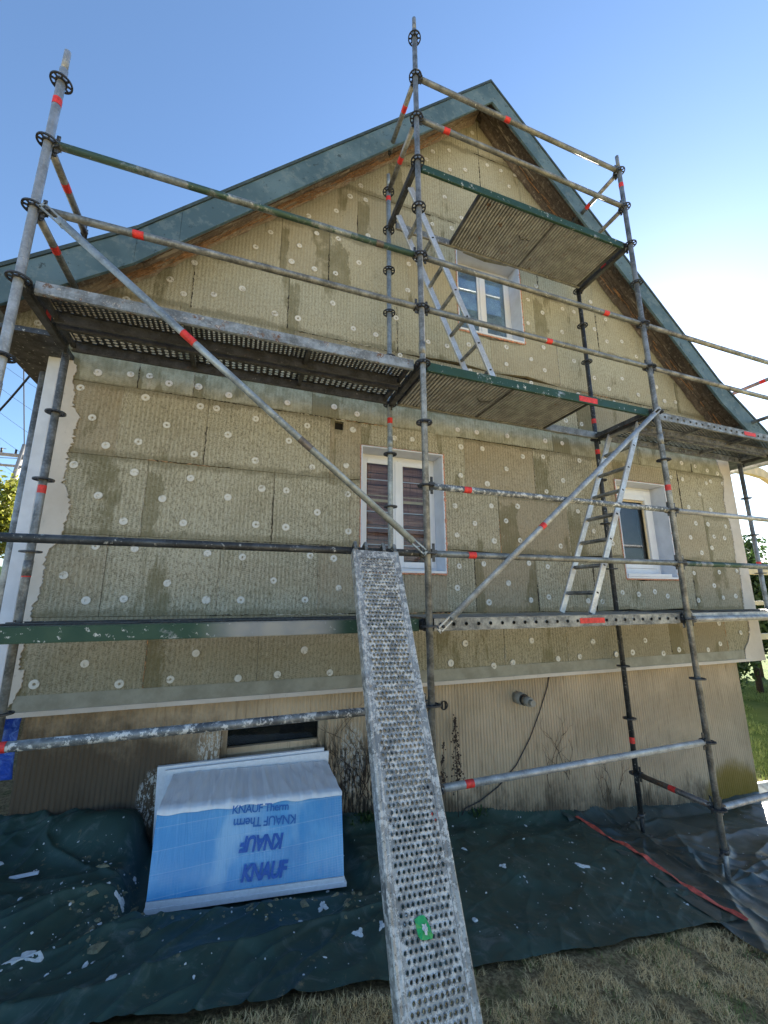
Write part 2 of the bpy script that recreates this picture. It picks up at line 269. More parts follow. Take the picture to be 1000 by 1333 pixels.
# ---------------------------------------------------------------- mesh helpers
class MB:
    def __init__(s): s.v=[]; s.f=[]; s.sm=[]
    def add(s,vs,fs,smooth=False):
        o=len(s.v); s.v+= [tuple(map(float,p)) for p in vs]; s.f+=[tuple(o+i for i in f) for f in fs]; s.sm+=[smooth]*len(fs); return s
    def box(s,a,b):
        x0,y0,z0=a; x1,y1,z1=b
        return s.add([(x0,y0,z0),(x1,y0,z0),(x1,y1,z0),(x0,y1,z0),(x0,y0,z1),(x1,y0,z1),(x1,y1,z1),(x0,y1,z1)],[(0,3,2,1),(4,5,6,7),(0,1,5,4),(1,2,6,5),(2,3,7,6),(3,0,4,7)])
    def hexa(s,p): return s.add(p,[(0,3,2,1),(4,5,6,7),(0,1,5,4),(1,2,6,5),(2,3,7,6),(3,0,4,7)])
    def obox(s,c,ax,ay,az):       # centre and three half-axis vectors
        c=Vector(c); ax,ay,az=Vector(ax),Vector(ay),Vector(az)
        return s.hexa([c-ax-ay-az,c+ax-ay-az,c+ax+ay-az,c-ax+ay-az,c-ax-ay+az,c+ax-ay+az,c+ax+ay+az,c-ax+ay+az])
    def tube(s,pts,r,n=12,cap=True,hollow=False):
        P=[Vector(p) for p in pts]; rs=r if isinstance(r,(list,tuple)) else [r]*len(P); vs=[]; pn=None
        for i,p in enumerate(P):
            d=((P[min(i+1,len(P)-1)]-P[max(i-1,0)])).normalized()
            if pn is None: a=Vector((0,0,1)) if abs(d.z)<.9 else Vector((1,0,0)); u=d.cross(a).normalized()
            else: u=(pn-d*pn.dot(d)).normalized()
            pn=u; w_=d.cross(u)
            for k in range(n):
                t=2*math.pi*k/n; vs.append(p+(u*math.cos(t)+w_*math.sin(t))*rs[i])
        fs=[]
        for i in range(len(P)-1):
            for k in range(n):
                k2=(k+1)%n; fs.append((i*n+k,i*n+k2,(i+1)*n+k2,(i+1)*n+k))
        s.add(vs,fs,True)
        if cap:
            o=len(s.v)-len(vs); s.f.append(tuple(o+k for k in range(n))[::-1]); s.f.append(tuple(o+(len(P)-1)*n+k for k in range(n))); s.sm+=[False,False]
        return s
    def poly(s,pts,th,dirn=(0,1,0)):       # extruded flat polygon
        n=len(pts); d=Vector(dirn)*th; a=[Vector(p) for p in pts]; b=[p+d for p in a]
        return s.add(a+b,[tuple(range(n)),tuple(range(2*n-1,n-1,-1))]+[(i,n+i,n+(i+1)%n,(i+1)%n) for i in range(n)])
    def mesh(s,name,mat):
        me=bpy.data.meshes.new(name); me.from_pydata(s.v,[],s.f); me.polygons.foreach_set('use_smooth',s.sm); me.materials.append(MT[mat] if isinstance(mat,str) else mat); me.update(); return me
    def build(s,name,mat,parent=None,bevel=0): 
        o=link(name,s.mesh(name,mat),parent)
        if bevel:
            m=o.modifiers.new('bevel','BEVEL'); m.width=bevel; m.segments=1; m.limit_method='ANGLE'
        return o
def link(name,data,parent=None,loc=None,rot=None):
    o=bpy.data.objects.new(name,data); COL.objects.link(o)
    if parent is not None: o.parent=parent
    if loc is not None: o.location=loc
    if rot is not None: o.rotation_euler=rot
    return o
def np_mesh(name,V,F,mat,smooth=False):
    me=bpy.data.meshes.new(name); V=np.asarray(V,np.float32); F=np.asarray(F,np.int32)
    me.vertices.add(len(V)); me.vertices.foreach_set('co',V.ravel()); k=F.shape[1]
    me.loops.add(F.size); me.loops.foreach_set('vertex_index',F.ravel()); me.polygons.add(len(F)); me.polygons.foreach_set('loop_start',np.arange(len(F),dtype=np.int32)*k)
    me.polygons.foreach_set('use_smooth',np.full(len(F),smooth)); me.update(calc_edges=True); me.materials.append(MT[mat] if isinstance(mat,str) else mat); return me
def thing(name,label,cat,loc=(0,0,0),rz=0,group=None):
    o=bpy.data.objects.new(name,None); COL.objects.link(o); o.location=loc; o.rotation_euler=(0,0,rz); o.empty_display_size=.1
    return tag(o,label,cat,group)
def tag(o,label=None,cat=None,group=None,kind=None):
    if label: o['label']=label
    if cat: o['category']=cat
    if group: o['group']=group
    if kind: o['kind']=kind
    return o

# numpy value noise
_perm=RNG.random((256,256))
def vn(x,y):
    xi=np.floor(x).astype(int); yi=np.floor(y).astype(int); fx=x-xi; fy=y-yi; fx=fx*fx*(3-2*fx); fy=fy*fy*(3-2*fy)
    g=lambda a,b:_perm[a%256,b%256]
    return (g(xi,yi)*(1-fx)+g(xi+1,yi)*fx)*(1-fy)+(g(xi,yi+1)*(1-fx)+g(xi+1,yi+1)*fx)*fy
def fbm(x,y,o=4):
    s=0;a=.5
    for i in range(o): s=s+a*vn(x*2**i+i*17.3,y*2**i+i*9.1); a*=.5
    return s
def gz(x): return np.interp(x,[-60,-6,-2.6,-2,-1.2,-.4,.83,2.67,4,5,12,40,400],[-1.3,-1.3,-1.40,-1.47,-1.57,-1.67,-1.81,-2.06,-2.15,-2.17,-2.2,-2.3,-2.6])
DISCS=[(-2.44,1.99),(-2.21,2.02),(-2.07,2.03),(-1.92,1.99),(-1.69,2.0),(-1.44,1.96),(-2.54,1.84),(-2.08,1.83),(-1.66,1.82),(-1.53,1.82),(-2.43,1.6),(-1.9,1.61),(-1.42,1.59),(-2.31,1.38),(-2.09,1.44),(-1.67,1.38),(-2.5,1.2),(-2.09,1.18),(-1.68,1.17),(-2.31,0.97),(-1.87,0.98),(-1.38,1.03),(-2.12,0.78),(-1.7,0.79),(-0.93,1.97),(-0.49,2.0),(-0.26,1.96),(-1.2,1.77),(-0.74,1.77),(-0.3,1.79),(-0.9,1.6),(-1.18,1.38),(-0.68,1.37),(-0.36,1.42),(-1.11,1.13),(-0.9,1.13),(-0.34,1.14),(-0.62,0.95),(-1.14,0.81),(-0.89,0.8),(-0.33,0.79),(-1.5,0.55),(-1.23,0.53),(-0.67,0.56),(-0.46,0.54),(-2.45,0.36),(-1.77,0.31),(-2.29,0.18),(-2.05,0.19),(-2.24,-0.26),(-2.01,-0.41),(-2.52,-0.38),(-1.68,-0.4),(-2.28,0.58),(-2.02,0.57),(-0.97,0.34),(-0.41,0.28),(-1.48,0.18),(-1.22,0.18),(-0.7,0.18),(-1.52,-0.22),(-0.69,-0.23),(-1.2,-0.42),(-0.9,-0.41),(-0.47,-0.42),(0.88,1.76),(1.14,1.77),(1.47,1.96),(1.08,1.95),(1.99,1.97),(2.23,1.97),(1.66,1.74),(1.94,1.77),(2.46,1.78),(1.43,1.57),(0.86,1.44),(1.18,1.38),(2.19,1.51),(1.94,1.36),(0.78,1.11),(1.21,1.14),(1.54,1.16),(1.38,0.99),(2.36,1.16),(1.0,0.94),(0.79,0.81),(1.22,0.77),(1.54,0.79),(2.56,0.94),(2.07,0.75),(2.82,0.81),(0.8,0.5),(1.08,0.53),(1.63,0.55),(1.87,0.52),(2.34,0.53),(1.36,0.34),(0.77,0.29),(1.12,0.15),(1.62,0.17),(1.85,0.2),(2.37,0.16),(2.57,0.15),(0.83,-0.23),(1.59,-0.23),(2.38,-0.27),(0.67,-0.4),(1.13,-0.45),(1.35,-0.43),(1.9,-0.42),(2.18,-0.41),(2.68,-0.41),(2.88,0.25),(3.12,0.23),(3.38,0.26),(3.58,0.21),(4.09,0.49),(4.55,0.51),(4.42,0.34),(4.09,0.16),(3.13,-0.28),(2.92,-0.4),(3.38,-0.43),(3.64,-0.4),(4.12,-0.42),(4.35,-0.36),(4.38,-0.12),(4.13,0.94),(4.57,0.97),(4.77,0.96),(4.49,0.82),(4.29,0.75),(4.89,0.53),(4.54,0.19),(4.78,0.21),(4.75,-0.24),(4.19,1.94),(4.44,1.92),(4.66,1.88),(4.86,1.86),(3.95,1.72),(4.15,1.71),(4.6,1.7),(4.69,1.73),(4.93,1.72),(4.43,1.53),(4.19,1.34),(4.6,1.33),(4.27,1.13),(4.49,1.13),(4.83,1.12),(-1.18,3.79),(-1.31,3.57),(-0.89,3.72),(-0.72,3.93),(-0.96,3.51),(-0.73,3.49),(-1.83,3.23),(-2.01,3.0),(-1.89,2.88),(-1.64,2.94),(-1.4,3.07),(-1.09,2.88),(-0.87,2.88),(-0.25,4.73),(-0.37,4.54),(-0.19,4.56),(-0.52,4.29),(-0.81,4.12),(-0.49,3.94),(-0.16,4.09),(-0.51,3.5),(-0.26,3.71),(0.32,3.87),(0.3,3.52),(-0.53,3.14),(0.58,5.46),(0.9,5.43),(1.12,5.52),(1.46,5.74),(0.81,4.98),(1.46,5.28),(1.03,4.75),(0.89,4.55),(0.63,4.52),(0.78,3.49),(0.16,3.14),(-0.31,2.9),(-0.07,2.88),(0.53,2.93),(0.76,2.93),(1.04,3.01),(0.2,2.7),(0.82,2.64),(1.04,2.68),(-0.05,2.66),(0.13,1.76),(0.32,1.77),(0.85,1.95),(0.67,5.62),(0.9,5.74),(1.67,5.74),(1.78,5.52),(1.89,5.75),(1.66,5.3),(1.89,5.29),(2.07,5.28),(1.26,6.19),(2.07,4.07),(1.92,3.83),(2.13,3.7),(1.89,3.49),(2.46,3.84),(2.64,3.84),(2.41,3.49),(2.09,3.2),(1.89,3.0),(1.55,3.09),(1.53,2.86),(2.08,2.89),(2.55,3.11),(1.66,2.65),(1.86,2.68),(2.95,4.07),(3.18,3.86),(2.96,3.66),(3.15,3.52),(3.42,3.58),(3.65,3.4),(2.85,2.93),(3.33,3.01),(3.08,2.82),(2.56,2.65),(3.14,2.64),(3.34,2.62),(2.32,2.27),(2.56,2.26),(3.58,2.82),(3.94,3.0),(4.06,2.81),(4.27,2.83),(-2.32,2.71),(-2.89,2.34)]
RAG_L=[(-2.642,2.07),(-2.586,1.999),(-2.596,1.916),(-2.562,1.735),(-2.563,1.669),(-2.512,1.586),(-2.528,1.48),(-2.526,1.385),(-2.553,1.287),(-2.544,1.226),(-2.548,1.073),(-2.512,0.985),(-2.49,0.898),(-2.475,0.822),(-2.498,0.738),(-2.505,0.651),(-2.517,0.599),(-2.557,0.552),(-2.574,0.474),(-2.572,0.396),(-2.572,0.271),(-2.583,0.191),(-2.607,0.143),(-2.6,0.033),(-2.602,-0.07),(-2.617,-0.146),(-2.623,-0.221),(-2.624,-0.3),(-2.593,-0.282),(-2.578,-0.352),(-2.602,-0.419),(-2.612,-0.462),(-2.638,-0.513)]
RAG_R=[(4.879,2.09),(4.897,1.98),(4.962,1.809),(4.89,1.477),(4.895,1.264),(4.926,1.15),(4.926,0.87),(4.898,0.655),(4.949,0.566),(4.927,0.327),(4.898,0.065),(4.935,-0.117),(4.893,-0.314),(4.77,-0.439),(4.746,-0.574)]

# ================================================================= HOUSE (own frame: u along the gable, v into the house)
house=thing('house','two storey gable house with olive ribbed insulation boards fixed to its front','house',(0,.953,0),-math.atan(.018))
def roofz(u):
    if u<-2.2: return 3.13-.75*(-2.2-u)
    if u<1.335: return 6.575-.975*(1.335-u)
    if u<4.62: return 6.575-1.08*(u-1.335)
    return 3.027-.79*(u-4.62)
def shear(u,z): return z-.012*(u+2.6)*min(1,max(0,(z+.56)/2.4))
OPEN=[(-.215,.66,.425,1.645),(2.97,3.80,.41,1.60),(.925,1.815,3.185,4.30)]   # window openings
HOLE=(-.477,-.392,1.80,1.885)
def rect_minus(rs,h):
    out=[]
    for (a,b,c,d) in rs:
        e,f,g,k=h
        if f<=a or e>=b or k<=c or g>=d: out.append((a,b,c,d)); continue
        if e>a: out.append((a,e,c,d))
        if f<b: out.append((f,b,c,d))
        a2,b2=max(a,e),min(b,f)
        if g>c: out.append((a2,b2,c,g))
        if k<d: out.append((a2,b2,k,d))
    return out
def clip(poly,fn):
    out=[]
    for i,p in enumerate(poly):
        q=poly[(i+1)%len(poly)]; a,b=fn(p),fn(q)
        if a>=0: out.append(p)
        if (a>=0)!=(b>=0):
            t=a/(a-b); out.append((p[0]+(q[0]-p[0])*t,p[1]+(q[1]-p[1])*t))
    return out
def roofclip(poly,gap=.06):
    cu=sum(p[0] for p in poly)/len(poly)
    if cu<1.335: poly=clip(poly,lambda p: (6.575-.975*(1.335-p[0])-gap)-p[1] if min(q[1] for q in poly)>3.0 else roofz(p[0])-gap-p[1])
    else: poly=clip(poly,lambda p: (6.575-1.08*(p[0]-1.335)-gap)-p[1] if min(q[1] for q in poly)>2.9 else roofz(p[0])-gap-p[1])
    return poly
COURSES=[(-.56,.065,[-1.86,-1.06,.12,1.27,2.04,2.78,3.52,4.48]),(.065,.67,[-2.2,-1.40,-.60,.22,.975,1.72,2.49,3.21,4.06]),
 (.67,1.30,[-2.0,-1.006,-.32,1.30,2.2,3.2,4.43]),(1.30,1.905,[-2.24,-1.594,-.52,.92,1.8,2.88,4.07]),(1.905,2.16,[-2.15,-1.73,-.7,.53,2.1,3.43,4.36]),
 (2.16,2.76,[-2.75,-1.9,-.9,.3,1.4,2.5,3.6,4.6]),(2.76,3.38,[-1.82,-.97,.17,1.335,2.3,3.4,4.3]),(3.38,4.02,[-1.07,-.58,.3,1.335,2.0,3.0,3.7]),
 (4.02,4.68,[-.28,.6,1.335,2.1,3.0]),(4.68,5.30,[.1,.75,1.335,2.1]),(5.30,5.90,[.75,1.335,1.95]),(5.90,6.60,[1.335])]
rnd=random.Random(5)
for z0,z1,js in COURSES:
    lo=-2.69 if z0<2.1 else -3.05; hi=5.12 if z0<2.1 else 5.60
    js=[lo]+[j for j in js if lo<j<hi]+[hi]
    for a,b in zip(js[:-1],js[1:]):
        rs=[(a,b,z0,z1)]
        for h in OPEN: rs=rect_minus(rs,h)
        if z0==1.30: rs=rect_minus(rs,HOLE)
        dv=rnd.uniform(-.004,.003)
        pieces=[]
        for (p,q,c,d) in rs:
            g=.0017
            pl=[(p+(g if p==a else 0),c+(g if c==z0 else 0)),(q-(g if q==b else 0),c+(g if c==z0 else 0)),(q-(g if q==b else 0),d-(g if d==z1 else 0)),(p+(g if p==a else 0),d-(g if d==z1 else 0))]
            pl=roofclip(pl)
            if len(pl)>=3: pieces.append([(u,shear(u,z) if not(u in(-.215,.66,2.97,3.80,.925,1.815) ) else z) for u,z in pl])
        if not pieces: continue
        for pl in pieces:
            mb=MB(); pl=[(u,z) for u,z in pl]
            mb.poly([(u,dv,z) for u,z in pl],.04)
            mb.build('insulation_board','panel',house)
# ragged filler squeezed out of some joints
def seam(a,b,mat,seed,rm=.0035):
    r=random.Random(seed); a,b=Vector(a),Vector(b); n=max(3,int((b-a).length/.014)); run=[];k=0
    mb=MB(); pts=[];rr=[]
    for i in range(n+1):
        if r.random()<.10 and len(pts)>=2: mb.tube(pts,rr,5); pts=[];rr=[]
        if r.random()<.18: continue
        p=a.lerp(b,i/n); pts.append(p+Vector((r.gauss(0,.0022),r.gauss(0,.0012),r.gauss(0,.0022)))); rr.append(max(.0012,r.gauss(rm,rm*.5)))
    if len(pts)>=2: mb.tube(pts,rr,5)
    if mb.v: tag(mb.build('joint_filler',mat,house),kind='stuff')
sr=random.Random(44); q_=0
for z0,z1,js in COURSES:
    for j_ in js:
        if any(a-.05<j_<b+.05 and c<z1 and d>z0 for a,b,c,d in OPEN) or z1>roofz(j_)-.1: continue
        u_=sr.random(); q_+=1
        if u_<.75: seam((j_,-.002,shear(j_,z0)+.01),(j_,-.002,shear(j_,z0+(z1-z0)*sr.uniform(.5,1))-.01),'seam_pale' if u_<.28 else 'seam_orange' if u_<.42 else 'seam_dark',q_,.0026 if u_<.42 else .0042)
    for k_ in range(7):
        u0_=sr.uniform(-2.5,4.2) if z0<2.1 else sr.uniform(-1.2,3.4); u1_=u0_+sr.uniform(.25,1.1)
        if any(u0_<b+.03 and u1_>a-.03 and c-.03<z0<d+.03 for a,b,c,d in OPEN) or z0<-.5 or z0>min(roofz(u0_),roofz(u1_))-.2: continue
        seam((u0_,-.002,shear(u0_,z0)),(u1_,-.002,shear(u1_,z0)),('seam_dark','seam_dark','seam_pale','seam_dark','seam_orange')[k_%5],q_*31+k_,.0030)
# dark masonry behind the boards, with the same openings
mb=MB()
for x0 in np.arange(-2.66,5.1,.24):
    x1=min(x0+.24,5.09); rs=[(x0,x1,-.56,min(roofz(x0),roofz(x1))-.09)]
    for h in OPEN: rs=rect_minus(rs,h)
    for (p,q,c,d) in rs: mb.box((p,.046,c),(q,.23,d))
mb.build('front_wall','dark',house)
# side and back walls, gable infill behind
MB().box((-2.61,.232,-.56),(-2.38,9,2.5)).build('side_wall','plaster',house)
MB().box((4.86,.232,-.56),(5.09,9,2.5)).build('side_wall','plaster',house)
MB().box((-2.61,.402,-2.4),(-2.38,9,-.562)).build('foundation_side','found',house)
MB().box((4.62,.402,-2.4),(4.86,9,-.562)).build('foundation_side','found',house)
MB().poly([(-2.38,8.77,-2.35),(4.86,8.77,-2.35),(4.86,8.77,2.7),(1.335,8.77,6.4),(-2.38,8.77,2.7)],.2).build('rear_wall','plaster',house)
MB().box((-2.38,.24,-.62),(4.86,8.76,-.5)).build('inner_floor','dark',house)
# foundation with vertical ribs
def ribbed(rects):
    mb=MB(); pitch=.0335
    for (a,b,c,d) in rects:
        dp=.1675 if b<0 else .163
        us=[];n=int(round((b-a)/pitch)); p=(b-a)/n
        for i in range(n): us+= [(a+p*i,.172),(a+p*(i+.25),dp),(a+p*(i+.6),dp),(a+p*(i+.82),.172)]
        us.append((b,.172)); vs=[(u,v,z) for z in (c,d) for u,v in us]; m=len(us)
        mb.add(vs,[(i,i+1,m+i+1,m+i) for i in range(m-1)])
        mb.box((a,.173,c),(b,.40,d))
    return mb
BW=(-1.30,-.45,-1.16,-.785)
ribbed([(-2.61,BW[0],-2.4,-.562),(BW[1],4.86,-2.4,-.562),(BW[0],BW[1],-2.4,BW[2]),(BW[0],BW[1],BW[3],-.562)]).build('foundation','found',house)
# underside of the overhanging boards, drip strip and mesh strip
MB().box((-2.64,.04,-.566),(5.12,.165,-.55)).build('overhang_underside','plaster',house)
MB().box((-2.65,-.014,-.585),(5.125,.05,-.553)).build('drip_edge','plaster',house)
MB().box((-2.62,-.0065,-.552),(4.75,-.0045,-.45)).build('mesh_strip','band',house)
# corner board and ragged render bands
MB().box((-2.775,-.02,-.7),(-2.695,.10,2.12)).build('corner_board','reveal',house,.004)
mb=MB(); L=[(-2.69,2.10)]+RAG_L; 
def ragged(side,pts):
    mb=MB(); r=random.Random(3); P=[]
    for (a,b),(c,d) in zip(pts[:-1],pts[1:]):
        n=max(2,int(abs(b-d)/.012))
        for i in range(n):
            t=i/n; P.append((a+(c-a)*t+r.gauss(0,.0065),b+(d-b)*t))
    P.append(pts[-1]); vs=[];fs=[]
    edge=-2.692 if side<0 else 5.118
    for i,(u,z) in enumerate(P): vs+=[(edge,-.0125,z),(u,-.0115,z),(u-side*.001,-.002,z)]
    for i in range(len(P)-1):
        a=3*i;b=3*i+3; fs+=[(a,b,b+1,a+1) if side<0 else (a,a+1,b+1,b),(a+1,b+1,b+2,a+2)]
    mb.add(vs,fs); return mb
ragged(-1,[(-2.64,2.10)]+RAG_L[1:]).build('render_band','plaster',house)
ragged(1,RAG_R).build('render_band','plaster',house)
# anchor caps
mb=MB(); n=18; r=.0295
vs=[(math.cos(2*math.pi*i/n)*r,0,math.sin(2*math.pi*i/n)*r) for i in range(n)]+[(math.cos(2*math.pi*i/n)*r*.93,-.0035,math.sin(2*math.pi*i/n)*r*.93) for i in range(n)]+[(math.cos(2*math.pi*i/n)*r*.36,-.0035,math.sin(2*math.pi*i/n)*r*.36) for i in range(n)]+[(math.cos(2*math.pi*i/n)*r*.28,.004,math.sin(2*math.pi*i/n)*r*.28) for i in range(n)]
mb.add(vs,[(j*n+i,j*n+(i+1)%n,(j+1)*n+(i+1)%n,(j+1)*n+i) for j in range(3) for i in range(n)]); mb.add([vs[3*n+i] for i in range(n)],[tuple(range(n))])
dm=mb.mesh('anchor_cap','disc')
for (u,z) in DISCS:
    if any(a-.03<u<b+.03 and c-.03<z<d+.03 for a,b,c,d in OPEN): continue
    if z>roofz(u)-.12: continue
    o=link('anchor_cap',dm,house,(u,-.0055+rnd.uniform(-.001,.004),z)); o.rotation_euler=(rnd.gauss(0,.03),rnd.uniform(0,6.28),rnd.gauss(0,.03)); q=rnd.uniform(.90,1.08); o.scale=(q,1,q)
# ---- roof
def slope_pts(side): return [(1.335,roofz(1.335)),(-2.2,roofz(-2.2)),(-3.12,roofz(-3.12))] if side<0 else [(1.335,roofz(1.335)),(4.62,roofz(4.62)),(5.72,roofz(5.72))]
for side in (-1,1):
    P=slope_pts(side)
    pl=[(u,-.335,z-.012) for u,z in P]+[(u,-.335,z-.085) for u,z in P[::-1]]
    MB().poly(pl,9.6).build('roof_slope','oldwood',house)
    pl=[(u,-.32,z+.01) for u,z in P]+[(u,-.32,z-.008) for u,z in P[::-1]]
    MB().poly(pl,9.6).build('roof_covering','roof',house)
    pl=[(u,-.372,z+.018) for u,z in P]+[(u,-.372,z-.018) for u,z in P[::-1]]
    MB().poly(pl,.045).build('verge_trim','verge',house)
    # fascia boards with butt joints
    cuts=[1.335,-.35,-1.9,-2.2,-3.10] if side<0 else [1.335,3.1,4.62,5.70]
    for a,b in zip(cuts[:-1],cuts[1:]):
        g=-.002*side; pl=[(a,-.362,roofz(a)-.02),(b+g,-.362,roofz(b)-.02),(b+g,-.362,roofz(b)-.335),(a,-.362,roofz(a)-.335)]
        MB().poly(pl,.026).build('fascia_board','fascia',house)
    cuts=[1.335,-.4,-2.2,-3.05] if side<0 else [1.335,2.9,4.62,5.6]
    for k,(v0,v1) in enumerate(((-.333,-.24),(-.236,-.13),(-.126,-.008))):
        for a,b in zip(cuts[:-1],cuts[1:]):
            dz=rnd.uniform(0,.012)+.002; g=.004*side
            pl=[(a+g,v0,roofz(a)-.087-dz),(b-g,v0,roofz(b)-.087-dz),(b-g,v0,roofz(b)-.112-dz),(a+g,v0,roofz(a)-.112-dz)]
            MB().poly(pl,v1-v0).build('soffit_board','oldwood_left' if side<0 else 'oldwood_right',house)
    # ragged timber fillet along the top of the insulation
    a0,a1=(1.30,-2.75) if side<0 else (1.37,5.3); N=90; vs=[];fs=[]; r=random.Random(9+side)
    for i in range(N+1):
        u=a0+(a1-a0)*i/N; z=roofz(u)-.115; h=(.075 if side<0 else .10)+r.uniform(-.014,.018)
        vs+=[(u,-.075-r.uniform(0,.012),z),(u,-.062-r.uniform(0,.02),z-h*.55),(u,-.012,z-h)]
    for i in range(N):
        for k in range(2): fs.append((3*i+k,3*i+3+k,3*i+4+k,3*i+1+k))
    MB().add(vs,fs).build('split_fillet','oldwood_pale_left' if side<0 else 'oldwood_right',house)
# splinters hanging from the left fillet
mb=MB(); r=random.Random(21)
for i in range(230):
    side=-1 if i<170 else 1
    u=r.uniform(-2.5,.8) if side<0 else r.uniform(1.8,5.0); s=.975 if side<0 else -1.08; z=roofz(u)-.15-r.uniform(0,.07); v=-.06-r.uniform(0,.05); ln=r.uniform(.04,.26); w_=r.uniform(.002,.007); t=r.gauss(0,.07)
    d=Vector((1,r.gauss(0,.08),s+t)).normalized()*ln
    mb.obox(Vector((u,v,z))+d/2,d/2,(0,w_*.5,0),(-w_*.5*s,0,w_*.5))
tag(mb.build('wood_splinters','splinter',house),kind='stuff')
# boxed eaves left and right
for (a,b) in ((-3.06,-2.615),(5.10,5.62)):
    MB().box((a,-.33,2.06),(b,9.2,2.10)).build('eave_soffit','galv_dark',house)
    MB().box((a,.045,2.102),(b,.07,roofz((a+b)/2)-.1)).build('eave_end','oldwood',house)
    MB().box((a if a<0 else b-.02,.0,2.102),(a+.02 if a<0 else b,9.2,2.3)).build('eave_fascia','fascia',house)
# half round gutters
for gu in (-3.17,5.76):
    mb=MB(); n=10; z=roofz(gu)-.06 if gu<0 else roofz(5.7)-.06
    vs=[];fs=[]
    for rr in (.075,.068):
        for y in (-.34,9.2):
            for k in range(n+1):
                t=math.pi*(1+k/n); vs.append((gu+rr*math.cos(t),y,z+rr*math.sin(t)))
    m=n+1
    for k in range(n): fs+=[(k,k+1,m+k+1,m+k),(2*m+k,3*m+k,3*m+k+1,2*m+k+1)]
    vs0=len(vs); mb.add(vs,fs,True); mb.poly([(gu+.075*math.cos(math.pi*(1+k/n)),-.345,z+.075*math.sin(math.pi*(1+k/n))) for k in range(n+1)],.006)
    mb.build('gutter','galv_light',house)
MB().tube([(-2.84,.12,1.98),(-2.84,.12,-1.3)],.032,12).build('downpipe','galv',house)
# ---- windows
def window(u0,u1,z0,z1,kind,ztilt=0):
    root=MB().box((u0+.012,.232,z0+.012),(u1-.012,.262,z0+.05)).build('window','white',house)     # bottom frame rail carries the rest
    T=.014; pr=-.012
    for nm,a,b in (('jamb_lining',(u0,pr,z0),(u0+T,.25,z1)),('jamb_lining',(u1-T,pr,z0),(u1,.25,z1)),('head_lining',(u0+T,pr,z1-T),(u1-T,.25,z1)),('sill',(u0+T,pr-.006,z0),(u1-T,.25,z0+.022))):
        MB().box(a,b).build(nm,'reveal' if nm!='sill' else 'white',root,.002)
    # rough expanding foam round the opening
    mb=MB(); r=random.Random(int(u0*100)+9)
    def bead(a,b,side):
        n=int((Vector(b)-Vector(a)).length/.012); pts=[];rr=[]
        for i in range(n+1):
            p=Vector(a).lerp(Vector(b),i/n); pts.append(p+Vector((r.gauss(0,.0015),r.gauss(0,.001),r.gauss(0,.0015)))); rr.append(max(.0025,r.gauss(.010 if side else .005,.0035 if side else .002)))
        mb.tube(pts,rr,6)
    bead((u0-.003,-.004,z0),(u0-.003,-.004,z1),0); bead((u1+.004,-.004,z0),(u1+.004,-.004,z1),1); bead((u0,-.004,z0-.006),(u1,-.004,z0-.006),1); bead((u0,-.004,z1+.002),(u1,-.004,z1+.002),0)
    mb.build('foam_bead','foam',root)
    fu0,fu1,fz0,fz1=u0+T,u1-T,z0+.022,z1-T; v0,v1=.19,.235; W=.05
    def fr(nm,a,b,c,d,va,vb,w_,mat='white'):
        m=MB()
        m.box((a,va,c),(a+w_,vb,d)); m.box((b-w_,va,c),(b,vb,d)); m.box((a+w_,va+.0,c),(b-w_,vb,c+w_)); m.box((a+w_,va,d-w_),(b-w_,vb,d)); return m.build(nm,mat,root,.003)
    fr('frame',fu0,fu1,fz0,fz1,v0,v1,W)
    a,b,c,d=fu0+W-.012,fu1-W+.012,fz0+W-.012,fz1-W+.012
    if kind=='narrow':
        fr('sash',a,b,c,d,v0-.030,v0-.001,.075); fr('sash_inner',a+.076,b-.076,c+.076,d-.076,v0-.045,v0-.012,.060); fr('glazing_bead',a+.137,b-.137,c+.137,d-.137,v0-.020,v0-.004,.022,'cream')
        MB().box((a+.14,v0-.004,c+.14),(b-.14,v0+.002,d-.14)).build('pane','glass_dull',root)
        MB().box((a+.06,v0+.15,c),(b-.06,v0+.16,d)).build('curtain','curtain',root)
        MB().box((u0+.03,-.01,z0+.024),(u1-.10,.18,z0+.06)).build('sill_step','white',root,.003)
        return root
    mid=(a+b)/2
    for s0,s1 in ((a,mid-.002),(mid+.002,b)):
        fr('sash',s0,s1,c,d,v0-.018,v0-.001,.058)
        MB().box((s0+.058,v0-.008,c+.058),(s1-.058,v0-.004,d-.058)).build('pane','glass',root)
        if kind=='slats':
            for k in range(1,6):
                zz=c+.058+(d-c-.116)*k/6; MB().box((s0+.058,v0-.003,zz-.004),(s1-.058,v0+.003,zz+.004)).build('glazing_bar','white' if k!=4 else 'cream',root)
    MB().box((mid-.03,v0-.03,c+.02),(mid+.03,v0-.0185,d-.02)).build('meeting_stile','white',root,.003)
    if kind=='slats':
        k=0; zz=c+.02
        while zz<d-.02:
            hgt=.052+.012*((k*7)%3); MB().box((a,v0+.09+.012*(k%2),zz),(b,v0+.105+.012*(k%2),min(zz+hgt,d))).build('reflection_slat','slat',root); zz+=hgt+.006; k+=1  # brown slats built in place of a neighbouring roof reflected in the panes
        MB().box((a,v0+.03,c+(d-c)*.60),(b,v0+.05,c+(d-c)*.625)).build('reflection_bar','cream',root)  # cream bar built in place of reflected scaffold
    else:
        MB().box((a,v0+.01,c),(b,v0+.014,d)).build('protective_film','bluefilm',root)
    return root
window(*OPEN[0],'slats'); window(*OPEN[1],'narrow'); window(*OPEN[2],'film')
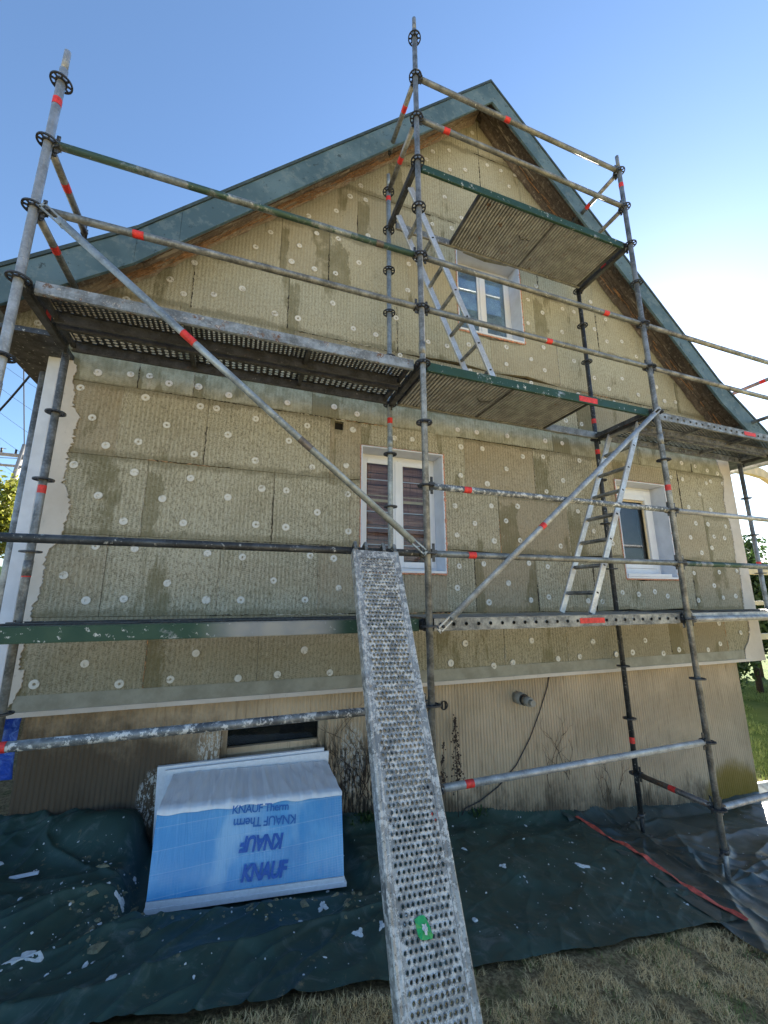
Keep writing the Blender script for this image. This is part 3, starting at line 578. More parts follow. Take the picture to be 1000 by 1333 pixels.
# basement window
bw=MB().box((BW[0]+.002,.24,BW[2]),(BW[1]-.002,.30,BW[2]+.045)).build('basement_window','cream',house)
MB().box((BW[0],.17,BW[2]-.03),(BW[1],.26,BW[2]-.004)).build('sill','plaster',bw)
for a,b in (((BW[0]+.002,.24,BW[2]+.046),(BW[0]+.05,.29,BW[3]-.002)),((BW[1]-.06,.24,BW[2]+.046),(BW[1]-.002,.29,BW[3]-.002)),((BW[0]+.051,.24,BW[3]-.04),(BW[1]-.061,.29,BW[3]-.002)),((BW[0]+.051,.235,BW[2]+.12),(BW[1]-.061,.285,BW[2]+.17))):
    MB().box(a,b).build('frame','found',bw,.002)
MB().box((BW[0]+.05,.27,BW[2]+.17),(BW[1]-.06,.274,BW[3]-.04)).build('pane','glass',bw)
MB().box((BW[0]+.05,.262,BW[2]+.046),(BW[1]-.061,.268,BW[2]+.119)).build('lower_pane','found',bw)
MB().box((BW[0]-.1,.41,BW[2]-.1),(BW[1]+.1,.43,BW[3]+.05)).build('dark_backing','dark',bw)
# vent pipe, small pipe hole, cable
def wpt(u,v,z): 
    c,s=math.cos(math.atan(.018)),-math.sin(math.atan(.018)); return Vector((u*c-v*s,.953+u*s+v*c,z))
vp=thing('vent_pipe','grey plastic vent pipe with black ring poking out of the foundation','pipe',wpt(1.49,.165,-.79),-.018)
MB().tube([(0,.02,0),(0,-.11,0)],.058,20).build('pipe_socket','grey_pvc',vp); MB().tube([(0,-.111,0),(0,-.125,0)],.053,20).build('seal_ring','rubber',vp)
MB().tube([(0,-.126,-.002),(0,-.215,-.006)],.044,20).build('pipe_stub','grey_pvc',vp); MB().tube([(0,-.216,-.006),(0,-.255,-.008)],.030,12).build('pipe_cap','grey_pvc',vp)
mb=MB(); n=18; ring=[(math.cos(2*math.pi*i/n),math.sin(2*math.pi*i/n)) for i in range(n)]
mb.add([(.042*a,-.012,.042*b) for a,b in ring]+[(.034*a,-.014,.034*b) for a,b in ring]+[(.034*a,.002,.034*b) for a,b in ring],[(j*n+i,j*n+(i+1)%n,(j+1)*n+(i+1)%n,(j+1)*n+i) for j in range(2) for i in range(n)],True); mb.add([(.034*a,.0015,.034*b) for a,b in ring],[tuple(range(n))])
tag(link('pipe_opening',mb.mesh('pipe_opening','rubber'),None,wpt(.662,.162,-.80)),'round black pipe opening in the foundation beside the central pole','pipe')
cp=[(1.905,.155,-.60),(1.86,.15,-.72),(1.74,.15,-.95),(1.60,.15,-1.18),(1.42,.15,-1.40),(1.2,.15,-1.56),(1.0,.15,-1.65),(.84,.15,-1.69),(.78,.13,-1.75)]
tag(MB().tube([wpt(*p) for p in cp],.0055,6).build('cable','wirem'),'thin black cable hanging in a curve across the ribbed foundation','cable')

# ================================================================= TERRAIN
xs=np.concatenate([np.linspace(-200,-8,20),np.linspace(-7.5,13,206),np.linspace(14,400,30)]); ys=np.concatenate([np.linspace(-150,-5,14),np.linspace(-4.5,12,130),np.linspace(13,900,30)])
X,Y=np.meshgrid(xs,ys); near=(np.abs(X)<14)&(Y<13)&(Y>-5)
Z=gz(X)+np.where(near,(fbm(X*3,Y*3)-.5)*.03,(fbm(X*.05,Y*.05)-.5)*.6)
Z=np.where((X<-3.5)&(Y>2),Z+.1,Z); Z=Z-.09*np.clip((Y+.24)/.12,0,1)*(Y<1.3)*(X>-3.3)*(X<2.0); nx=len(xs); ny=len(ys)
I=np.arange(nx*ny).reshape(ny,nx); F=np.stack([I[:-1,:-1],I[:-1,1:],I[1:,1:],I[1:,:-1]],-1).reshape(-1,4)
tag(link('ground',np_mesh('ground',np.stack([X,Y,Z],-1).reshape(-1,3),F,'ground',True)),'sloping dry lawn and soil round the house','ground',kind='structure')
def ridge(x,y,ax,ay,fr,seed,wob=.35):
    """thin creases running along direction (ax,ay)"""
    s=(x*(-ay)+y*ax)*fr+wob*fr*.3*(fbm(x*1.3+seed,y*1.3)-.5)*2+seed; t=vn(s,(x*ax+y*ay)*.9+seed*3)
    return (1-np.abs(2*t-1))**7
def sheet1(x,y):
    k=.30+.7*np.clip((.1-x)/1.0,0,1)
    h=gz(x)+.03+(fbm(x*3,y*3)-.5)*.06+.03*(fbm(x*1.2+9,y*2.3)-.5)*2+k*.034*ridge(x,y,.97,.2,3.2,3.1)+.02*ridge(x,y,.8,-.6,2.3,8.4)*np.clip((.6-x),0,1)+k*.016*ridge(x,y,.6,.8,6,1.7)+k*.014*ridge(x,y,.9,.45,7,2.2)
    lf=np.clip((-1.35-x)/.6,0,1)
    h=h+lf*(.05*ridge(x,y,.35,.93,2.2,5.5)+.035*ridge(x,y,.9,-.42,3,2.2))
    h=h+.16*np.exp(-((x+1.95)**2/.10+(y-1.0)**2/.02))+.10*np.clip((y-.95)/.2,0,1)*(.6+.5*fbm(x*3,y*0))*np.clip((y-.9)*5,0,1)
    h=h+np.clip((x-1.5)/.5,0,1)*.012+k*.03*ridge(x,y,.95,-.3,1.1,12.7,.8)+k*.024*ridge(x,y,.5,.86,1.4,15.1,.8)
    m=1/(1+np.exp(-(x+1.76)*40))/(1+np.exp((x+.34)*40))/(1+np.exp(-(y-.33)*40)); h=h*(1-m)+(-1.585-.083*(x+1.63))*m
    return h
def rad(x,y,cx,cy,n,seed):
    dx=x-cx;dy=y-cy; r=np.hypot(dx,dy)+1e-3; a=np.arctan2(dy,dx); t=vn(a*n+seed+fbm(x*2,y*2)*1.2,r*.8+seed)
    return (1-np.abs(2*t-1))**3*np.clip(r*3,0,1)*np.exp(-r*.9)
def sheet2(x,y):
    h=gz(x)+.008+(fbm(x*3+5,y*3)-.5)*.03+.05*rad(x,y,2.5,0,3.2,1.3)+.05*rad(x,y,2.45,.62,3.0,6.1)+.014*ridge(x,y,.75,-.65,4,4.4)+.02*ridge(x,y,.98,.1,3,2.9)
    for cx,cy in ((2.5,-.0),(2.45,.66),(5.14,0),(5.14,.735)): h=h+.035*np.exp(-(((x-cx)**2+(y-cy)**2)/.018)**2)
    return h+.08*np.clip((y-.92)/.2,0,1)*(.5+fbm(x*3,x*0+2))
def sheet(fn,xf0,xf1,y0,y1,nx,ny,mat,name,label,edge):
    s=np.linspace(0,1,nx); t=np.linspace(0,1,ny); SX,T=np.meshgrid(s,t)
    Yv=y0+(y1-y0)*T; xa=xf0(Yv); xb=xf1(Yv); Xv=xa+(xb-xa)*SX
    Yv=Yv+(1-T)**6*edge(Xv)
    Zv=fn(Xv,Yv); V=np.stack([Xv,Yv,Zv],-1).reshape(-1,3); I=np.arange(nx*ny).reshape(ny,nx); F=np.stack([I[:-1,:-1],I[:-1,1:],I[1:,1:],I[1:,:-1]],-1).reshape(-1,4)
    return tag(link(name,np_mesh(name,V,F,mat,True)),label,'tarp')
wy=lambda x:1.135-.018*(x)-.01
sheet(sheet1,lambda y:-3.4+0*y,lambda y:2.05+.10*np.clip((.98-y)/1.35,0,1.1)+.01*np.sin(y*9),-.36,1.16,620,190,'tarp','ground_tarp','dark teal tarp spread along the foundation and dotted with plaster crumbs',lambda x:.05*(fbm(x*1.5,x*0)-.5)-.0)
sheet(sheet2,lambda y:1.9+0*y,lambda y:7.0+0*y,-.62,1.14,560,200,'tarp2','ground_tarp','glossy dark creased sheet under the feet of the right scaffold poles',lambda x:-.10*np.clip((x-1.9)*1.2,-1,1.5)+.06*(fbm(x*2,x*0+4)-.5))
# red tape along the seam
pts=[]; n=60; vs=[];fs=[]
for i in range(n+1):
    t=i/n; y=1.0-1.40*t; x=2.03+.075*t+.006*math.sin(t*23); z=float(max(sheet1(np.array(x),np.array(y)),sheet2(np.array(x),np.array(y))))+.010+.003*math.sin(t*41); w_=.019+.005*math.sin(t*17)
    tw=.006*math.sin(t*31); vs+=[(x-w_,y,z+tw),(x+w_,y,z-tw),(x+w_,y,z-tw-.003),(x-w_,y,z+tw-.003)]
for i in range(n):
    for k in range(4): fs.append((4*i+k,4*i+(k+1)%4,4*i+4+(k+1)%4,4*i+4+k))
tag(MB().add(vs,fs).build('red_tape','tape'),'red tape strip laid along the seam of the two tarps','tape')
# plaster crumbs
mb=MB(); r=random.Random(77)
for i in range(620):
    if i<60: x=r.uniform(-2.3,-1.75);y=r.uniform(-.1,.9)
    else: x=r.uniform(-2.6,4.6) ; y=-.33+1.4*r.random()
    if x>2.0 and r.random()<.5: continue
    s=min(.022,.0024*math.exp(r.gauss(.2,.7))) ; h=s*r.uniform(.25,.6)
    z=float(sheet1(np.array(x),np.array(y)) if x<2.03 else sheet2(np.array(x),np.array(y)))+.001; n=r.choice((5,6,7)); a0=r.uniform(0,6)
    ex=r.uniform(1,2.4); ca,sa=math.cos(a0),math.sin(a0); lo=[];hi=[]
    for k in range(n):
        t=2*math.pi*k/n; q=s*r.uniform(.6,1.3); px,py=q*math.cos(t)*ex,q*math.sin(t); lo.append((x+px*ca-py*sa,y+px*sa+py*ca,z-.004)); hi.append((x+(px*ca-py*sa)*.7,y+(px*sa+py*ca)*.7,z+h*r.uniform(.7,1.1)))
    mb.add(lo+hi,[tuple(range(n,2*n))]+[(k,(k+1)%n,n+(k+1)%n,n+k) for k in range(n)])
tag(mb.build('plaster_crumbs','crumb'),'white plaster crumbs scattered over the dark tarps',kind='stuff')
mb=MB(); r=random.Random(31)
for i in range(150):
    t=r.random(); x=-1.95+1.7*t+r.gauss(0,.10); y=.30-.12*t+r.gauss(0,.10)
    if i<45: x=-1.80+r.gauss(0,.09); y=.45+r.gauss(0,.22)
    if x>-1.68 and y>.36: continue
    s=min(.030,.006*math.exp(r.gauss(.2,.6))); n=7; z=float(sheet1(np.array(x),np.array(y))); a0=r.uniform(0,6); lo=[];hi=[]; ca,sa=math.cos(a0),math.sin(a0); ex=r.uniform(1,2.2)
    for k in range(n):
        t_=2*math.pi*k/n; q=s*r.uniform(.55,1.4); px,py=q*math.cos(t_)*ex,q*math.sin(t_); lo.append((x+px*ca-py*sa,y+px*sa+py*ca,z-.006)); hi.append((x+(px*ca-py*sa)*.6,y+(px*sa+py*ca)*.6,z+s*r.uniform(.12,.4)))
    mb.add(lo+hi,[tuple(range(n,2*n))]+[(k,(k+1)%n,n+(k+1)%n,n+k) for k in range(n)])
tag(mb.build('mortar_droppings','mortar'),'dried yellowish mortar droppings on the tarp in front of the wrapped pack',kind='stuff')
# larger splats (thin, irregular)
def splat(x,y,s,label,ex=1.3,a0=0.,mat='crumb',name='plaster_lump'):
    r=random.Random(int(x*1000)); n=26; lo=[];hi=[];ca,sa=math.cos(a0),math.sin(a0); fn=sheet1 if x<2.05 else sheet2
    for k in range(n):
        t=2*math.pi*k/n; q=s*(.75+.3*math.sin(3*t+x)+r.uniform(-.22,.28)); px,py=q*math.cos(t)*ex,q*math.sin(t); X_,Y_=x+px*ca-py*sa,y+px*sa+py*ca; z=float(fn(np.array(X_),np.array(Y_)))
        lo.append((X_,Y_,z-.003)); X2,Y2=x+(X_-x)*.8,y+(Y_-y)*.8; hi.append((X2,Y2,float(fn(np.array(X2),np.array(Y2)))+.005+r.uniform(0,.004)))
    c=(x,y,float(fn(np.array(x),np.array(y)))+.010); mb=MB().add(lo+hi+[c],[(k,(k+1)%n,n+(k+1)%n,n+k) for k in range(n)]+[(n+k,n+(k+1)%n,2*n) for k in range(n)]); tag(mb.build(name,mat),label,'plaster')
splat(-.65,.2,.030,'white plaster splat on the dark tarp just left of the ramp foot',1.5,.9)
splat(-.50,-.04,.026,'ragged pale plaster splat lying close beside the lower half of the ramp',1.4,.3)
splat(-.36,-.03,.022,'small pale plaster smear on the tarp touching the ramp edge',1.8,1.1)
splat(.74,.38,.028,'round white plaster splat on the tarp right of the ramp',1.1,.2)
splat(1.40,.30,.030,'elongated white plaster splat on the tarp between ramp and right pole',2.1,-.3)
splat(-2.05,.03,.035,'pointed white plaster flake at the lower corner of the tarp',2.2,.5)
splat(-1.76,.46,.030,'pale plaster chunk on the creased tarp left of the wrapped pack',1.2,.1)
tag(MB().obox((-2.33,.70,float(sheet1(np.array(-2.33),np.array(.7)))+.012),(.085,.004,0),(-.0006,.009,0),(0,0,.006)).build('wood_strip','poly'),'thin white strip of board lying on the tarp by the house corner','offcut')

# ================================================================= SCAFFOLD (one linked frame; z=0 is the level of the lowest deck)
BAY=2.57; WD=.735; TR=.0242
def rosette_mesh():
    mb=MB(); n=32; h=.005
    def ann(r0,r1):
        vs=[]
        for z in (-h,h):
            for r in (r0,r1): vs+=[(r*math.cos(2*math.pi*i/n),r*math.sin(2*math.pi*i/n),z) for i in range(n)]
        fs=[]
        for i in range(n):
            j=(i+1)%n; fs+=[(i,n+i,n+j,j),(2*n+i,2*n+j,3*n+j,3*n+i),(n+i,3*n+i,3*n+j,n+j),(i,j,2*n+j,2*n+i)]
        mb.add(vs,fs)
    ann(.024,.034); ann(.0525,.0625)
    for k in range(8):
        a=2*math.pi*(k+.5)/8; d=Vector((math.cos(a),math.sin(a),0)); p=Vector((-d.y,d.x,0)); mb.obox(d*.043,d*.011,p*.0048,(0,0,h*.96))
    return mb.mesh('rosette','rosette')
ROS=rosette_mesh()
scaffold=thing('scaffold','galvanised modular scaffold of round tubes with disc joints standing before the gable','scaffold',(0,0,0))
POLES={}
def pole(x,y,z0,z1,js,mat,bands=(),mats=None,spigot=True,ztop=None):
    top=z1-(.16 if spigot else 0)
    p=MB().tube([(x,y,z0),(x,y,top)],TR,18).build('pole',mat,scaffold)
    if spigot: MB().tube([(x,y,top-.01),(x,y,z1)],.0192,16).build('spigot',mat,p)
    for j in js: link('rosette',ROS,p,(x,y,.5*j))
    for zc,m in bands: MB().tube([(x,y,zc-.028),(x,y,zc+.028)],TR+.0011,18,False).build('red_band',m,p)
    for zc in ((z0+z1)*.5,): MB().tube([(x,y,zc-.05),(x,y,zc+.05)],TR+.002,18).build('collar',mat,p)
    # base jack: thinner threaded foot, wing nut and plate
    g=float(gz(x)); 
    MB().tube([(x,y,g+.01),(x,y,z0+.02)],.019,14).build('jack_spindle',mat,p)
    MB().tube([(x,y,z0-.02),(x,y,z0+.012)],.032,10).obox((x,y,z0-.01),(.085,.02,0),(-.002,.008,0),(0,0,.009)).build('wing_nut','galv_dark',p)
    MB().box((x-.075,y-.075,g+.004),(x+.075,y+.075,g+.014)).build('base_plate','galv_dark',p)
    return p
pole(-BAY,0,-1.18,3.77,range(-2,8),'galv_light',((3.33,'red'),(1.18,'red')))
pole(0,0,-1.50,5.76,range(-2,12),'galv',((-1.13,'red'),))
pole(BAY,0,-1.80,5.22,range(-3,11),'galv',((4.80,'red'),(1.22,'red')))
pole(2*BAY,0,-1.95,3.25,range(-3,7),'galv')
pole(-BAY,WD,-1.18,1.96,range(-2,4),'galv',((.62-.26,'red'),(.93,'red')),spigot=False)
pole(0,WD,-1.50,4.73,range(-2,10),'galv_blue',((4.40,'red'),(1.83,'red')))
pole(BAY,WD,-1.86,4.10,range(-3,9),'galv_dark',((2.22,'red'),(1.84,'red'),(-1.2,'red')),spigot=False)
pole(2*BAY,WD,-1.95,2.02,range(-3,4),'galv',((.62,'red'),),spigot=False)

def tubes(name,mat,pts,bands=(),heads=True,r=TR,hmat='galv_dark'):
    a,b=Vector(pts[0]),Vector(pts[-1]); d=(b-a).normalized(); L=(b-a).length
    A=a+d*.052; B=b-d*.052
    t=MB().tube([A,B],r,18).build(name,mat,scaffold)
    for s,m in bands:
        c=a+(b-a)*s; MB().tube([c-d*.032,c+d*.032],r+.0011,18,False).build('red_band',m,t)
    if heads:
        p=Vector((-d.y,d.x,0))
        for e,sg in ((a,1),(b,-1)):
            dd=d*sg; mb=MB()
            mb.hexa([e+dd*.028-p*.011+Vector((0,0,-.034)),e+dd*.064-p*.024+Vector((0,0,-.024)),e+dd*.064+p*.024+Vector((0,0,-.024)),e+dd*.028+p*.011+Vector((0,0,-.034)),
                     e+dd*.028-p*.011+Vector((0,0,.034)),e+dd*.064-p*.024+Vector((0,0,.024)),e+dd*.064+p*.024+Vector((0,0,.024)),e+dd*.028+p*.011+Vector((0,0,.034))])
            mb.build('ledger_head',hmat,t)
            MB().obox(e+dd*.047+Vector((0,0,.008)),dd*.010,p*.0035,(0,0,.066)).build('wedge',hmat,t)
    return t
def x_rail(bay,j,mat,bands=(),name='guard_rail'):
    x0={'L':-BAY,'R':0,'F':BAY}[bay]; return tubes(name,mat,[(x0,0,.5*j),(x0+BAY,0,.5*j)],bands)
# left bay
x_rail('L',6,'galv_green',((.86,'galv_rust'),)); x_rail('L',5,'galv',((.215,'red'),))
x_rail('L',1,'galv_dark'); x_rail('L',-1,'galv_splat',((.115,'red'),))
# right bay
x_rail('R',10,'rail_grey',((.40,'red'),)); x_rail('R',9,'rail_grey',((.12,'red'),))
x_rail('R',6,'rail_grey',((.80,'red'),)); x_rail('R',5,'rail_grey',((.50,'red'),))
x_rail('R',2,'galv_splat',((.135,'red'),)); x_rail('R',1,'rail_grey',((.14,'red'),)); x_rail('R',-2,'galv_light',((.10,'red'),))
# far right bay
x_rail('F',6,'galv'); x_rail('F',5,'galv'); x_rail('F',2,'galv_light'); x_rail('F',1,'galv_green'); x_rail('F',-3,'galv_light'); x_rail('F',0,'galv_light')
# cross rails
def y_rail(x,j,mat,bands=(),y1=WD,name='end_rail'): return tubes(name,mat,[(x,0,.5*j),(x,y1,.5*j)],bands)
y_rail(-BAY,6,'galv',((.40,'red'),)); y_rail(-BAY,5,'galv',((.42,'red'),))
y_rail(0,10,'galv',((.36,'red'),)); y_rail(0,9,'galv',((.52,'red'),))
y_rail(BAY,10,'galv',((.60,'red'),)); y_rail(BAY,9,'galv',((.75,'red'),))
y_rail(BAY,-3,'galv_rust',((.5,'red'),),name='cross_ledger')
y_rail(2*BAY,6,'galv',((.4,'red'),)); y_rail(2*BAY,5,'galv')
for x,js in ((-BAY,(0,4)),(0,(0,4,8)),(BAY,(0,4,8)),(2*BAY,(0,4))):
    for j in js:
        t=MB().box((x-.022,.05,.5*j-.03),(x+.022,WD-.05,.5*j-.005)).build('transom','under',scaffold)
        MB().box((x-.026,.05,.5*j-.0045),(x-.021,WD-.05,.5*j+.032)).box((x+.021,.05,.5*j-.0045),(x+.026,WD-.05,.5*j+.032)).build('channel_wall','under',t)
        for yy,s in ((.0,1),(WD,-1)):
            MB().box((x-.018,yy+s*.028 if s>0 else yy-.066,.5*j-.034),(x+.018,yy+.066 if s>0 else yy-.028,.5*j+.030)).build('ledger_head','galv_dark',t)
            MB().box((x-.004,yy+s*.046-.009,.5*j-.075),(x+.004,yy+s*.046+.009,.5*j+.06)).build('wedge','galv_dark',t)
        if (x,j)!=(-BAY,0): MB().obox((x-.0265 if x>0 else x+.0265,.33,.5*j+.014),(.0012,0,0),(0,.035,0),(0,0,.017)).build('red_band','red',t)
# diagonal braces with flattened slotted ends
def brace(a,b,mat,bands):
    a,b=Vector(a),Vector(b); d=(b-a).normalized(); n=Vector((0,1,0)); q=d.cross(n).normalized()
    t=MB().tube([a+d*.10,b-d*.10],TR-.001,18).build('diagonal_brace',mat,scaffold)
    for e,s in ((a,1),(b,-1)):
        dd=d*s; mb=MB()
        for k in (-1,1): mb.obox(e+dd*.045+q*k*.0165,dd*.066,n*.006,q*.0055)
        mb.obox(e-dd*.018,dd*.008,n*.006,q*.022); mb.hexa([e+dd*.105-n*.006-q*.022,e+dd*.135-n*.02-q*.022,e+dd*.135+n*.02-q*.022,e+dd*.105+n*.006-q*.022,e+dd*.105-n*.006+q*.022,e+dd*.135-n*.02+q*.022,e+dd*.135+n*.02+q*.022,e+dd*.105+n*.006+q*.022])
        mb.build('brace_fork',mat,t); MB().tube([e+dd*.02-n*.018,e+dd*.02+n*.012],.010,8).build('pin','galv_dark',t)
    for s_,m,ln in bands:
        c=a+(b-a)*s_; MB().tube([c-d*ln,c+d*ln],TR+.0005,18,False).build('red_band',m,t)
brace((-BAY+.075,-.052,2.475),(-.055,-.052,.51),'galv_blue',((.345,'red',.05),(.655,'galv_rust',.05)))
brace((.062,-.052,-.012),(BAY-.035,-.052,2.005),'galv_light',((.375,'red',.025),))

# ---- decks
def perf(width,length,nx,ny,r,rim=.0035,y0=0.,edge=.012,down=.006,stag=True):
    """perforated sheet in the xy plane: x across (0..width), y along (0..length)"""
    mb=MB(); px=(width-2*edge)/(nx+ (.5 if stag else 0)); py=length/ny; V=[];Fq=[]
    ang=[math.atan2(b,a) for a,b in ((1,0),(1,1),(0,1),(-1,1),(-1,0),(-1,-1),(0,-1),(1,-1))]
    sq=[(1,0),(1,1),(0,1),(-1,1),(-1,0),(-1,-1),(0,-1),(1,-1)]
    for j in range(ny):
        cy=py*(j+.5); ox=edge+(px*.5 if (stag and j%2) else 0)
        for i in range(nx):
            cx=ox+px*(i+.5); o=len(V)
            for a,b in sq: V.append((cx+a*px/2,cy+b*py/2,0))
            for k in range(8): V.append((cx+math.cos(ang[k])*r*1.45,cy+math.sin(ang[k])*r*1.45,0))
            for k in range(8): V.append((cx+math.cos(ang[k])*r,cy+math.sin(ang[k])*r,rim))
            for k in range(8): V.append((cx+math.cos(ang[k])*r*.96,cy+math.sin(ang[k])*r*.96,-down))
            for q in range(3):
                for k in range(8): Fq.append((o+q*8+k,o+q*8+(k+1)%8,o+q*8+8+(k+1)%8,o+q*8+8+k))
        a0,a1=ox,ox+px*nx; o=len(V)
        V+=[(0,py*j,0),(a0,py*j,0),(a0,py*(j+1),0),(0,py*(j+1),0),(a1,py*j,0),(width,py*j,0),(width,py*(j+1),0),(a1,py*(j+1),0)]; Fq+=[(o,o+1,o+2,o+3),(o+4,o+5,o+6,o+7)]
    mb.v=V; mb.f=Fq; mb.sm=[False]*len(Fq); return mb
def solidify(o,th):
    m=o.modifiers.new('sheet','SOLIDIFY'); m.thickness=th; m.offset=-1
def xf(o,loc,rot=(0,0,0)): o.location=loc; o.rotation_euler=rot; return o
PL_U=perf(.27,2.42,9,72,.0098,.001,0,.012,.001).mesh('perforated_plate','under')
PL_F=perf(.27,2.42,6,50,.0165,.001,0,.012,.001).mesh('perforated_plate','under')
def rail_holed(length,h=.075):          # side rail with punched holes in the xz plane
    m=perf(h,length,1,26,.0135,0,0,.018,.003,False); return m
RH=rail_holed(2.46)
def deck(x0,z,label,group,planks=((.055,.34),(.395,.68)),edge='deck_edge',edge2='under',holed=False,plates=None,gap_cross=True):
    d=thing('scaffold_deck',label,'deck',(x0,0,z),0,group)
    for k,(a,b) in enumerate(planks):
        pl=link('perforated_plate',(plates or [PL_U,PL_U])[k],d); pl.scale=((b-a-.02)/.27,1,1); xf(pl,(.075+2.42,a+.01,.044),(0,0,math.pi/2)); pl.rotation_euler=(0,0,math.pi/2)
        for e,(yy,s) in enumerate(((a,1),(b,-1))):
            mt=edge if (k==0 and e==0) else edge2
            if holed:
                m=RH.mesh('side_rail',mt); o=link('side_rail',m,d); o.matrix_local=Matrix(((0,1,0,.055),(0,0,1,yy),(1,0,0,-.030),(0,0,0,1)))
            else: o=MB().box((.055,yy-.003,-.030),(2.515,yy+.003,.047)).build('side_rail',mt,d)
            MB().box((.055,min(yy,yy+s*.022),.048),(2.515,max(yy,yy+s*.022),.052)).box((.055,min(yy+s*.0031,yy+s*.02),-.0345),(2.515,max(yy+s*.0031,yy+s*.02),-.0305)).build('rail_flange',mt,d)
        for xx in (.06,.87,1.70,2.50): MB().box((xx-.014,a+.004,.0),(xx+.014,b-.004,.032)).build('cross_beam',edge2,d)
        for xx in (.012,2.558):
            for yy in (a+.04,b-.06): MB().box((xx-.03 if xx<1 else xx-.035,yy,.034),(xx+.045 if xx<1 else xx+.02,yy+.02,.050)).build('hook','galv_dark',d)
    return d
deck(-BAY,2.0,'dark perforated steel deck seen from below, with worn silver edge, under the left rails','decks of the scaffold',plates=[PL_U,PL_F])
deck(-BAY,0.0,'long deck at eye height whose edge is half dark green and half grey','decks of the scaffold',edge='deck_two')
deck(BAY,2.0,'perforated deck with punched side rail and red label jutting out beyond the right eave','decks of the scaffold',holed=True,edge='galv',edge2='galv',plates=[PL_U,PL_F])
deck(BAY,0.0,'low pale deck behind the tube at the right house corner','decks of the scaffold',edge='galv_light')
def ribdeck(z,x0,x1,label,edge,holed=False):
    d=thing('scaffold_deck',label,'deck',(0,0,z),0,'decks of the scaffold')
    # corrugated panel between the two side beams
    mb=MB(); x=x0
    while x<x1-.01: mb.hexa([(x+.003,.061,-.019),(x+.020,.061,-.019),(x+.020,.655,-.019),(x+.003,.655,-.019),(x,.061,.001),(x+.023,.061,.001),(x+.023,.655,.001),(x,.655,.001)]); x+=.034
    tag(mb.build('ribbed_panel','ribbed',d),kind='stuff')
    MB().box((x0,.06,.0015),(x1,.656,.030)).build('deck_board','dark',d)  # coloured black to paint the shade into the gaps between the ribs
    for ya,yb,mt in ((.035,.060,edge),(.658,.683,'rail_grey')):
        MB().box((.055,ya,-.030),(2.515,yb,.050)).build('side_beam',mt,d,.003)
    for xx in (x0-.02,x1+.002,2.48): MB().box((xx,.061,-.024),(xx+.018,.657,.02)).build('cross_beam','under',d)
    MB().box(((x0+x1)/2-.01,.062,-.026),((x0+x1)/2+.012,.656,-.0185)).build('stiffener','under',d)
    MB().tube([(x0+.62,.30,-.03),(x0+.66,.32,-.045),(x0+.72,.30,-.045),(x0+.76,.32,-.03)],.007,6).build('latch','galv_dark',d)
    for xx in (.012,2.558):
        for yy in (.05,.655): MB().box((xx-.03 if xx<1 else xx-.035,yy-.01,.034),(xx+.045 if xx<1 else xx+.02,yy+.012,.052)).build('hook','galv_dark',d)
    return d
d=ribdeck(4.0,.70,2.46,'topmost ribbed brown deck with green front edge and an open hatch on its left','deck_green')
d=ribdeck(2.0,.07,1.74,'middle ribbed deck with green front edge and open hatch above the lower ladder','deck_green')
MB().box((1.62,.0335,-.018),(1.84,.0345,.034)).build('red_label','red',d)
# lower right deck: punched front beam, red label
d=thing('scaffold_deck','lower right deck with a row of punched holes and red label under the ladder','deck',(0,0,0),0,'decks of the scaffold')
RH2=perf(.078,2.46,1,24,.0135,0,0,.019,.004,False)
for yy,mt in ((.035,'galv'),(.075,'under'),(.683,'under')):
    o=link('side_beam',RH2.mesh('side_beam',mt),d); o.matrix_local=Matrix(((0,1,0,.055),(0,0,1,yy),(1,0,0,-.030),(0,0,0,1)))
MB().box((.055,.034,.049),(2.515,.684,.053)).build('deck_board','galv',d); MB().box((.055,.036,-.036),(2.515,.07,-.031)).build('rail_flange','galv',d)
MB().box((.055,.0765,-.028),(2.515,.082,.046)).build('inner_web','dark',d)
MB().box((1.36,.0315,-.012),(1.62,.0335,.030)).build('red_label','red',d)
for xx in (.012,2.558):
    for yy in (.06,.66): MB().box((xx-.03 if xx<1 else xx-.035,yy-.01,.030),(xx+.045 if xx<1 else xx+.02,yy+.012,.0485)).build('hook','galv_dark',d)
lab=MB().box((1.48,.0495,-.012),(1.67,.0505,.034)); 
for o in COL.objects:
    if o.get('label','').startswith('perforated deck with punched'): fd=o
lab=MB().box((1.46,.0500,-.012),(1.66,.0515,.032)).build('red_label','red',fd)

# ---- ladders
def ladder(xb,zb,xt,zt,y0,y1,label,nr,first=.18):
    L=thing('ladder',label,'ladder',(xb,y0,zb),0,'aluminium ladders on the decks'); a=Vector((0,0,0)); b=Vector((xt-xb,0,zt-zb)); d=b.normalized(); q=Vector((d.z,0,-d.x)); W=y1-y0
    for yy in (0,W):
        MB().obox((a+b)/2+Vector((0,yy,0)),d*(b.length/2),(0,.0105,0),q*.029).build('stile','alu',L,.003)
    s=first
    while s<b.length-.05:
        c=a+d*s; MB().obox(c+Vector((0,W/2,0)),d*.012,(0,W/2-.011,0),q*.016).build('rung','galv',L); 
        MB().obox(c+Vector((0,-.0108,0)),d*.007,(0,.0006,0),q*.012).build('rung_end','dark',L); s+=.272
    return L
ladder(.85,2.055,.02,3.96,.21,.51,'upper aluminium ladder leaning left beside the gable window',7)
ladder(1.66,.055,2.60,2.03,.20,.55,'lower aluminium ladder leaning right from the punched deck to the hatch',8,.20)

